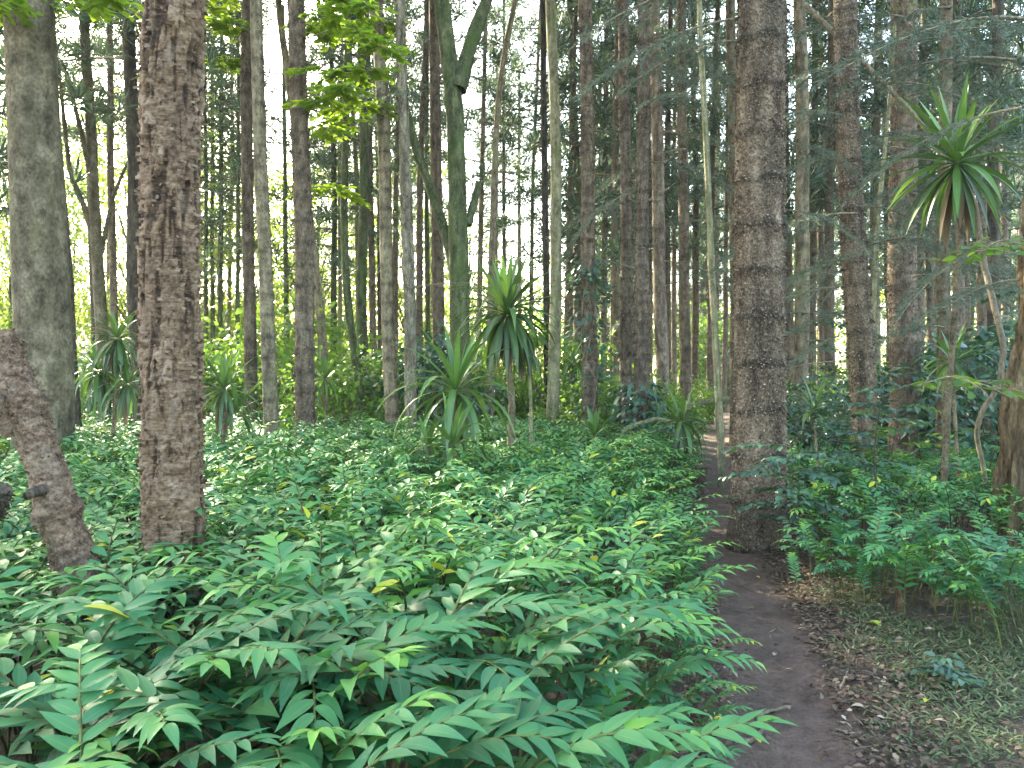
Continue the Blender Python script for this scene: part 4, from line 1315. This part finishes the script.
def sapling(label, px, py, d, h, sprays, ls, n, mat, seed, r=.01, spread=.5):
    rg = np.random.default_rng(seed)
    b = P(px, py, d); b[2] = float(g(b[0], b[1]))
    root = empty('sapling', b)
    tag(root, label, 'shrub', 'saplings under the trees')
    st = MB(); mb = MB()
    t = np.linspace(0, 1, 12)
    lean = rg.uniform(-.1, .1, 2)
    ax = np.stack([lean[0] * h * t + .02 * np.sin(t * 9), lean[1] * h * t, h * t], -1)
    st.tube(ax, np.linspace(r, r * .4, 12), 6)
    for k in range(sprays):
        s = .25 + .75 * (k + .6) / sprays
        p = np.array([np.interp(s, t, ax[:, q]) for q in range(3)])
        a = k * 2.4 + rg.uniform(-.5, .5)
        l = spread * rg.uniform(.55, 1.1)
        tw = np.linspace(0, 1, 6)
        ptw = p + np.stack([np.cos(a) * tw * l, np.sin(a) * tw * l, l * (.3 * tw - .38 * tw ** 2)], -1)
        mb.tube(ptw, np.linspace(r * .4, r * .12, 6), 4, 1)
        for sd in (-1, 1):
            u = np.linspace(.15, 1, n)
            loc = np.stack([np.interp(u, tw, ptw[:, q]) for q in range(3)], -1)
            for br in range(2):
                aa = a + sd * (.6 + .5 * br) + rg.normal(0, .2, n)
                of = np.stack([np.cos(aa), np.sin(aa), 0 * aa], -1) * (br * ls * .9)
                dd = np.stack([np.cos(aa), np.sin(aa), rg.uniform(-.35, .1, n)], -1)
                mb.leaves(OVATE[rg.integers(0, 2)], loc + of, dd, rg.normal(0, .25, (n, 3)) + np.array([0, 0, 1.0]), ls * rg.uniform(.7, 1.2, n), None, np.clip(.4 + .18 * rg.normal(size=n), 0, 1))
    st.build('stem', M['dark_bark'], root)
    mb.build('foliage', [mat, M['dark_bark']], root)


sapling('dark glossy sapling with layered sprays leaning against the big scaly trunk', 797, 545, 6.5, .98, 15, .08, 11, M['shrub'], 3, spread=.55)
sapling('dark fine-leaved sapling just behind the glossy layered one', 832, 510, 7.8, 1.25, 16, .08, 11, M['shrub'], 4, spread=.65)
sapling('thin dark-stemmed sapling standing alone before the grey scaly trunk', 873, 535, 6.9, 1.55, 9, .085, 5, M['shrub'], 5, spread=.4)
sapling('leafy green sapling between the grey scaly and dark rough trunks', 892, 490, 8.6, 1.25, 11, .09, 7, M['broad'], 6, spread=.55)
sapling('tall sapling with tiered leaves half hiding the slim tan trunk', 812, 470, 10.5, 2.5, 15, .1, 8, M['shrub'], 7, spread=.7)
sapling('green sapling with tiered leaves beside the tall spiky dracaena', 925, 480, 9.2, 1.7, 12, .1, 7, M['shrub'], 8, spread=.6)
sapling('low sapling with pale tips growing at the rotten trunk', 985, 500, 8.0, 1.0, 10, .09, 7, M['broad'], 9, spread=.5)
sapling('tall sapling with drooping tiers near the picture edge', 1005, 470, 9.0, 2.6, 15, .11, 7, M['shrub'], 10, spread=.7)
sapling('low dark sapling on the verge tucked against the lower frame corner', 948, 700, 3.9, .13, 5, .055, 4, M['shrub'], 12, spread=.13)
sapling('small sapling on the vine-clad trunk side of the path', 668, 455, 11.5, .9, 9, .09, 6, M['shrub'], 13, spread=.5)


# ---------------------------------------------------------------- ginger
def ginger_frond(seed, low=False):
    rg = np.random.default_rng(seed)
    L = rg.uniform(1.02, 1.3) * (1 if seed % 6 else .85)
    e0 = math.radians(rg.uniform(70, 86)); e1 = math.radians(rg.uniform(-38, 0) if seed % 6 else rg.uniform(8, 28))
    tq = int(rg.integers(0, 2))
    ns = 16
    t = np.linspace(0, 1, ns)
    e = e0 + (e1 - e0) * t ** 1.75
    ds = L / (ns - 1)
    x = np.concatenate([[0], np.cumsum(np.cos(e[:-1]) * ds)])
    z = np.concatenate([[0], np.cumsum(np.sin(e[:-1]) * ds)])
    sway = .05 * np.sin(t * 2.5 + seed) * t
    ax = np.stack([x, sway, z - .04], -1)
    st = MB()
    st.tube(ax, np.linspace(.0085, .003, ns), 5 if not low else 3)
    mb = MB()
    nl = rg.integers(23, 30) if not low else 19
    s0 = rg.uniform(.34, .42)
    tips = []
    for k in range(nl):
        f = k / (nl - 1)
        s = s0 + (1 - s0) * f ** .92
        p = np.array([np.interp(s, t, ax[:, q]) for q in range(3)])
        ee = float(np.interp(s, t, e))
        T = np.array([math.cos(ee), 0, math.sin(ee)])
        Nn = np.array([-math.sin(ee), 0, math.cos(ee)])
        sd = 1 if k % 2 else -1
        a = math.radians(66 - 30 * f + rg.uniform(-5, 5)) if k < nl - 1 else .1
        dr = T * math.cos(a) + np.array([0, sd * math.sin(a), 0]) + Nn * rg.uniform(-.05, .12)
        ll = (.10 + .064 * math.sin(PI * min(1, .22 + f * .72))) * rg.uniform(.85, 1.12)
        tpl = (GING_LOW if low else GING)[tq + int(rg.integers(0, 2 if low else 3)) if rg.uniform() < .9 else 2]
        up = Nn + np.array([0, 0, .5]) + rg.normal(0, .16, 3)
        ti = .36 + .22 * f + rg.normal(0, .07)
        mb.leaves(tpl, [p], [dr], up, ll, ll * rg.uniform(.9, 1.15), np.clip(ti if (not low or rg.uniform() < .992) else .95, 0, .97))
        tips.append((p, dr, up, ll))
    return st, mb, tips


PROTO = []
for k in range(16):
    st, mb, tips = ginger_frond(200 + k)
    ym = MB()
    p, dr, up, ll = tips[len(tips) // 2 + 2]
    ym.leaves(GING[1], [p], [dr + np.array([0, 0, .25])], up, ll * 1.15, None, [.3])
    PROTO.append((st.mesh('stem', M['green_stem']), mb.mesh('foliage', M['ginger']), ym.mesh('yellow_leaf', M['yellow'])))
LOWP = []
for k in range(8):
    st, mb, tips = ginger_frond(300 + k, True)
    LOWP.append((np.vstack(mb.v), np.vstack(mb.f), np.vstack(mb.a), np.vstack(st.v), np.vstack(st.f)))

pts = []
rg = np.random.default_rng(21)
TR = [(-1.77, 4.0, .23), (2.31, 7.2, .42), (-5.65, 9.3, .5), (-2.05, 3.7, .1)]


def blocked(x, y):
    return any((x - a) ** 2 + (y - b) ** 2 < r * r for a, b, r in TR)


# left field
yy = 1.25
while yy < 13.5:
    sp = .15 if yy < 4 else .18
    x = -0.74 * yy - .8
    while x < pathx(yy) - .4:
        xx = x + rg.uniform(-.5, .5) * sp
        y2 = yy + rg.uniform(-.5, .5) * sp
        if xx < pathx(y2) - .46 - .28 * np.clip((4.2 - y2) / 1.5, 0, 1) and not blocked(xx, y2) and math.hypot(xx, y2) > 1.35:
            pts.append((xx, y2, 'L'))
        x += sp
    yy += sp * .95
# short shoots along the very edge of the path
for k in range(64):
    y2 = rg.uniform(1.9, 6.5)
    pts.append((float(pathx(y2)) - rg.uniform(.42, .72), y2, 'E'))
for k in range(70):
    pxx = rg.uniform(775, 1040)
    y2 = 5.5 - max(0, (pxx - 900) / 130) * 1.0 + rg.uniform(-.35, .5)
    pts.append(((pxx - 512) / F * y2, y2, 'F'))
# right patch
yy = 3.7
while yy < 11:
    x = pathx(yy) + .5
    while x < .72 * yy + .6:
        xx = x + rg.uniform(-.12, .12)
        y2 = yy + rg.uniform(-.12, .12)
        pxx = px_of(xx, y2)
        ok = y2 > 4.85 - max(0, (pxx - 930) / 100) * 1.1 and pxx > 770 and xx > pathx(y2) + .5
        if y2 > 8.2 and rg.uniform() < .12:
            ok = False
        if ok and not blocked(xx, y2):
            pts.append((xx, y2, 'R'))
        x += .2
    yy += .2


def zone(x, y, side, h):
    if side == 'F':
        return 'short low ginger shoot fringing the mossy verge in front of the right-hand patch'
    if side == 'R':
        if y < 5.2:
            return 'ginger shoot at the front edge of the right-hand patch over the mossy verge'
        if y < 7:
            return 'ginger shoot in the right-hand patch between the snag and rotten trunk'
        return 'ginger shoot at the back of the right-hand patch under the saplings'
    if x > pathx(y) - .8:
        return 'ginger shoot leaning out over the left edge of the near dirt path' if y < 4.5 else 'ginger shoot lining the left edge of the dirt path farther along'
    if math.hypot(x + 1.77, y - 4.0) < .8:
        return 'ginger shoot crowding around the foot of the flaky trunk'
    if math.hypot(x + 2.1, y - 3.5) < .8:
        return 'ginger shoot crowding around the leaning log'
    if y < 2.2:
        return 'ginger shoot at the very front, its big leaves cut by the frame'
    if y < 3.2:
        return 'ginger shoot with large drooping leaves in the front of the field'
    if y < 4.5:
        return 'ginger shoot in the middle of the field left of the path'
    return 'ginger shoot farther back in the ginger field past the flaky trunk'


pts.sort(key=lambda p: math.hypot(p[0], p[1]))
inview = []
stuffp = []
nR = 0
for x, y, s in pts:
    pxx = px_of(x, y)
    vis = -90 < pxx < 1110
    if s == 'R' and vis and nR < 62 and y < 9:
        inview.append((x, y, s)); nR += 1
    elif s in 'EF' and vis:
        inview.append((x, y, s))
    elif s == 'L' and vis and sum(1 for q in inview if q[2] == 'L') < 120:
        inview.append((x, y, s))
    else:
        stuffp.append((x, y, s))
print('ginger individuals', len(inview), 'rest', len(stuffp))


def gscale(x, y, s):
    if s == 'R':
        return rg.uniform(.6, .85) if y > 6.3 else rg.uniform(.4, .72)
    if s in 'EF':
        return rg.uniform(.3, .5)
    base = .82 + .2 * fbm(np.array([[x * .8, y * .8, 0]]), 2, 4)[0]
    edge = np.clip((pathx(y) - x - .4) / .8, 0, 1)
    return base * rg.uniform(.82, 1.12) * (.66 + .34 * edge)


yl = ['ginger shoot with one long yellow leaf over the path edge', 'ginger shoot with a yellowing leaf in front of the flaky trunk',
      'ginger shoot carrying a single yellow leaf among green ones at front', 'ginger shoot with a yellow leaf in the right-hand patch',
      'ginger shoot with a yellow leaf deep in the middle of the field', 'ginger shoot with a yellow leaf beside the leaning log']
ytarget = [(.35, 3.0), (-1.3, 3.5), (.1, 2.6), (3.2, 5.6), (-.6, 4.4), (-1.9, 3.1)]
ypick = {}
for lab, (tx, ty) in zip(yl, ytarget):
    kx = min((k for k in range(len(inview)) if k not in ypick), key=lambda k: (inview[k][0] - tx) ** 2 + (inview[k][1] - ty) ** 2)
    ypick[kx] = lab
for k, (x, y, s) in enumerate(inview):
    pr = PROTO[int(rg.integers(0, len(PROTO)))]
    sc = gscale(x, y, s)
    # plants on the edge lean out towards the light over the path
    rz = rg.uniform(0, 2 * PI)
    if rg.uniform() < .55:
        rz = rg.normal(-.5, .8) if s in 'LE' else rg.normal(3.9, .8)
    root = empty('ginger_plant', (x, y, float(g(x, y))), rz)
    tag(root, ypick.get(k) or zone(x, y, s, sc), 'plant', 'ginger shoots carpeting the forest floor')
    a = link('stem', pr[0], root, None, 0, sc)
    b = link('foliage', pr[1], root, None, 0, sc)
    if k in ypick:
        c = link('yellow_leaf', pr[2], root, None, 0, sc)
mb = MB()
for x, y, s in stuffp:
    V, Fq, A, SV, SF = LOWP[int(rg.integers(0, len(LOWP)))]
    sc = gscale(x, y, s)
    rz = rg.uniform(0, 2 * PI)
    c_, s_ = math.cos(rz), math.sin(rz)
    Rm = np.array([[c_, -s_, 0], [s_, c_, 0], [0, 0, 1]]) * sc
    off = np.array([x, y, float(g(x, y))])
    A2 = A.copy()
    A2[:, 2] = np.clip(A2[:, 2] + rg.normal(0, .05), 0, .88)
    mb.add(V @ Rm.T + off, Fq, A2, 0)
    mb.add(SV @ Rm.T + off, SF, None, 1)
o = mb.build('ginger_ground_cover', [M['ginger'], M['green_stem']])
tag(o, 'dense green ginger carpet running back to the trees', 'ground cover', kind='stuff')

# low undergrowth past the ginger field
mb = MB()
ru = np.random.default_rng(17)
for k in range(2600):
    y = ru.uniform(11, 32)
    x = ru.uniform(-.78, .78) * y
    dp = abs(x - pathx(y))
    if dp < .55 + .02 * y:
        continue
    if x > pathx(y) and ru.uniform() < .45:
        continue
    hh = ru.uniform(.15, .6)
    n = int(ru.uniform(10, 24))
    off = ru.normal(size=(n, 3)) * np.array([.28, .28, .1])
    loc = np.array([x, y, float(g(x, y)) + hh]) + off
    loc[:, 2] = np.maximum(loc[:, 2], float(g(x, y)) + .03)
    dd = np.concatenate([off[:, :2] * 2, ru.uniform(-.4, .3, (n, 1))], 1) + rdir(n, ru) * .4
    mb.leaves(GING_LOW[int(ru.integers(0, 3))], loc, dd, ru.normal(0, .3, (n, 3)) + np.array([0, 0, 1.0]), ru.uniform(.1, .22, n), ru.uniform(.14, .28, n), np.clip(.48 + .14 * ru.normal(size=n) + ru.normal() * .06, 0, .9))
o = mb.build('undergrowth', M['ginger'])
tag(o, 'low leafy undergrowth between the trees past the ginger', 'undergrowth', kind='stuff')

# ---------------------------------------------------------------- verge, litter
mb = MB()
rgx = np.random.default_rng(23)
N = 52000
y = rgx.uniform(2.2, 6.6, N)
x = pathx(y) + .28 + rgx.uniform(0, 1, N) ** .9 * 3.2
dens = fbm(np.stack([x * 2.2, y * 2.2, 0 * x], -1), 3, 9)
edge = np.clip((x - pathx(y) - .3) / .5, 0, 1)
keep = (rgx.uniform(0, 1, N) < np.clip((dens - .43) * 6, .04, 1) * edge) & (y < 5.6 + (x - 1.5) * .1)
x, y = x[keep], y[keep]
n = len(x)
loc = np.stack([x, y, g(x, y) + .004 + rgx.uniform(0, .035, n)], -1)
a = rgx.uniform(0, 2 * PI, n)
dd = np.stack([np.cos(a), np.sin(a), rgx.uniform(-.1, .9, n)], -1)
mb.leaves(leaf_tpl(3, lambda q: .05 * (1 - q) + .012 + .09 * q * (1 - q), .2, .35, .1), loc, dd, np.array([0, 0, 1.0]), rgx.uniform(.025, .075, n), rgx.uniform(.04, .09, n), np.clip(rgx.normal(.55, .22, n), 0, 1))
tag(mb.build('grass', M['grass']), 'thin mossy grass creeping over the verge of the path', 'grass', kind='stuff')

mb = MB()
N = 22000
y = rgx.uniform(1.8, 13, N)
side = rgx.choice([-1, 1], N)
off = .22 + np.abs(rgx.normal(0, .38, N))
x = pathx(y) + side * off
far_ = rgx.uniform(0, 1, N) < .3
x = np.where(far_, pathx(y) + rgx.uniform(-1.5, 3.0, N), x)
ctr = np.abs(x - pathx(y)) < .26
keep = ~ctr | (rgx.uniform(0, 1, N) < .24)
x, y = x[keep], y[keep]
n = len(x)
loc = np.stack([x, y, g(x, y) + .018 + rgx.uniform(0, .02, n)], -1)
a = rgx.uniform(0, 2 * PI, n)
dd = np.stack([np.cos(a), np.sin(a), rgx.normal(0, .18, n)], -1)
mb.leaves(OVATE_LOW[0], loc, dd, rgx.normal(0, .3, (n, 3)) + np.array([0, 0, 1.0]), rgx.uniform(.015, .06, n), rgx.uniform(.012, .05, n), np.clip(rgx.normal(.42, .24, n), 0, 1))
for k in range(900):
    yq = rgx.uniform(2, 11); xq = pathx(yq) + rgx.choice([-1, 1]) * (.24 + abs(rgx.normal(0, .4)))
    aq = rgx.uniform(0, PI); lq = rgx.uniform(.04, .18)
    c = np.array([xq, yq, float(g(xq, yq)) + .016])
    v = np.array([math.cos(aq), math.sin(aq), 0]) * lq / 2
    mb.tube(np.array([c - v, c + np.array([0, 0, .008]) + rgx.normal(0, .006, 3), c + v]), [.0028, .0026, .0016], 4, 1)
o = mb.build('leaf_litter', [M['litter'], M['twig']])
tag(o, 'brown leaf and twig litter strewn along both sides of the path', 'leaf litter', kind='stuff')

# bright fallen leaves one could pick up
FL = [(733, 740, .05, 'yellow fallen leaf lying inside the loop of the bare root'), (758, 741, .05, 'ochre fallen leaf below the loop of the bare root'), (718, 722, .075, 'pale yellow leaf standing against the ginger near the looping root'),
      (758, 578, .05, 'small yellow leaf on the path at the big scaly trunk'), (747, 571, .045, 'greenish leaf on the path just before the big scaly trunk'), (873, 625, .11, 'long green fallen leaf on the verge near the snag'),
      (926, 702, .05, 'bright orange leaf on the mossy verge'), (938, 712, .045, 'pale cream leaf on the mossy verge'), (775, 655, .05, 'grey-brown curled leaf in the middle of the path'),
      (857, 708, .07, 'buff leaf where the mossy verge meets the path'), (872, 640, .06, 'tan leaf under the long green one near the snag'), (745, 664, .05, 'tan leaf at the left path edge by the overhanging ginger'),
      (788, 708, .05, 'dull brown leaf at the tip of the bare root'), (714, 690, .06, 'grey leaf under the ginger at the path side')]
for k, (px, py, l, lab) in enumerate(FL):
    p = gp(px, py, .025)
    mb = MB()
    a = k * 1.7
    ye = k in (0, 1, 2, 3, 6)
    mb.leaves(leaf_tpl(5, ovate, .5, .3, .2), [(-.5 * l, 0, .004)], [(1, 0, .1)], np.array([0, 0, 1.0]), l, l * .9, [.2 if ye else .85])
    o = mb.build('fallen_leaf', M['yellow'] if ye or k in (4, 5) else M['litter'])
    o.location = p
    o.rotation_euler = (0, 0, a)
    tag(o, lab, 'leaf', 'bright fallen leaves on path and verge')

# ---------------------------------------------------------------- air
HAZE = 0.0006
if HAZE > 0:
    bm_v = np.array([(x, y, z) for x in (-60, 60) for y in (-6, 92) for z in (-1.6, 34)], float)
    mb = MB()
    mb.add(bm_v, [(0, 1, 3, 2), (4, 6, 7, 5), (0, 4, 5, 1), (2, 3, 7, 6), (0, 2, 6, 4), (1, 5, 7, 3)])
    hm = NT('haze_air')
    pv = hm.n('ShaderNodeVolumePrincipled')
    pv.inputs['Color'].default_value = (0.9, 0.93, 0.92, 1)
    pv.inputs['Density'].default_value = HAZE
    pv.inputs['Anisotropy'].default_value = 0.3
    oo = hm.n('ShaderNodeOutputMaterial')
    hm.l(pv.outputs[0], oo.inputs['Volume'])
    tag(mb.build('haze', hm.m, smooth=False), 'thin bright haze hanging between the trunks', 'haze', kind='stuff')

# ---------------------------------------------------------------- light, sky, camera
AZ = math.radians(-38)      # left of straight ahead
EL = math.radians(30)
sun = bpy.data.lights.new('sun', 'SUN')
sun.energy = 3.6
sun.angle = math.radians(.6)
sun.color = (1.0, .94, .82)
so = bpy.data.objects.new('sun', sun)
col.objects.link(so)
dv = np.array([math.sin(AZ) * math.cos(EL), math.cos(AZ) * math.cos(EL), math.sin(EL)])
from mathutils import Vector
so.rotation_euler = Vector(dv).to_track_quat('Z', 'Y').to_euler()
so.location = (-20, 20, 30)

w = bpy.data.worlds.new('World')
scene.world = w
w.use_nodes = True
nt = w.node_tree
bg = nt.nodes['Background']
sky = nt.nodes.new('ShaderNodeTexSky')
sky.sky_type = 'NISHITA'
sky.sun_disc = False
sky.sun_elevation = EL
sky.sun_rotation = AZ
sky.air_density = 1.0
sky.dust_density = 2.5
sky.ozone_density = 1.0
nt.links.new(sky.outputs[0], bg.inputs[0])
bg.inputs[1].default_value = 0.15

cam = bpy.data.cameras.new('camera')
cam.sensor_width = 36
cam.lens = 36 * F / 1024
cam.clip_start = 0.05
cam.clip_end = 1000
co = bpy.data.objects.new('camera', cam)
col.objects.link(co)
co.location = (0, 0, CAMH)
co.rotation_euler = (PI / 2 - PITCH, 0, 0)
scene.camera = co
scene.view_settings.view_transform = 'Standard'
scene.view_settings.look = 'None'
scene.view_settings.exposure = 3.65
scene.view_settings.use_white_balance = True
scene.view_settings.white_balance_temperature = 7300
scene.view_settings.white_balance_tint = 0
scene.view_settings.gamma = 1
c = scene.cycles
c.use_denoising = True
c.max_bounces = 8
c.diffuse_bounces = 4
c.transmission_bounces = 4
c.glossy_bounces = 2
c.sample_clamp_indirect = 6
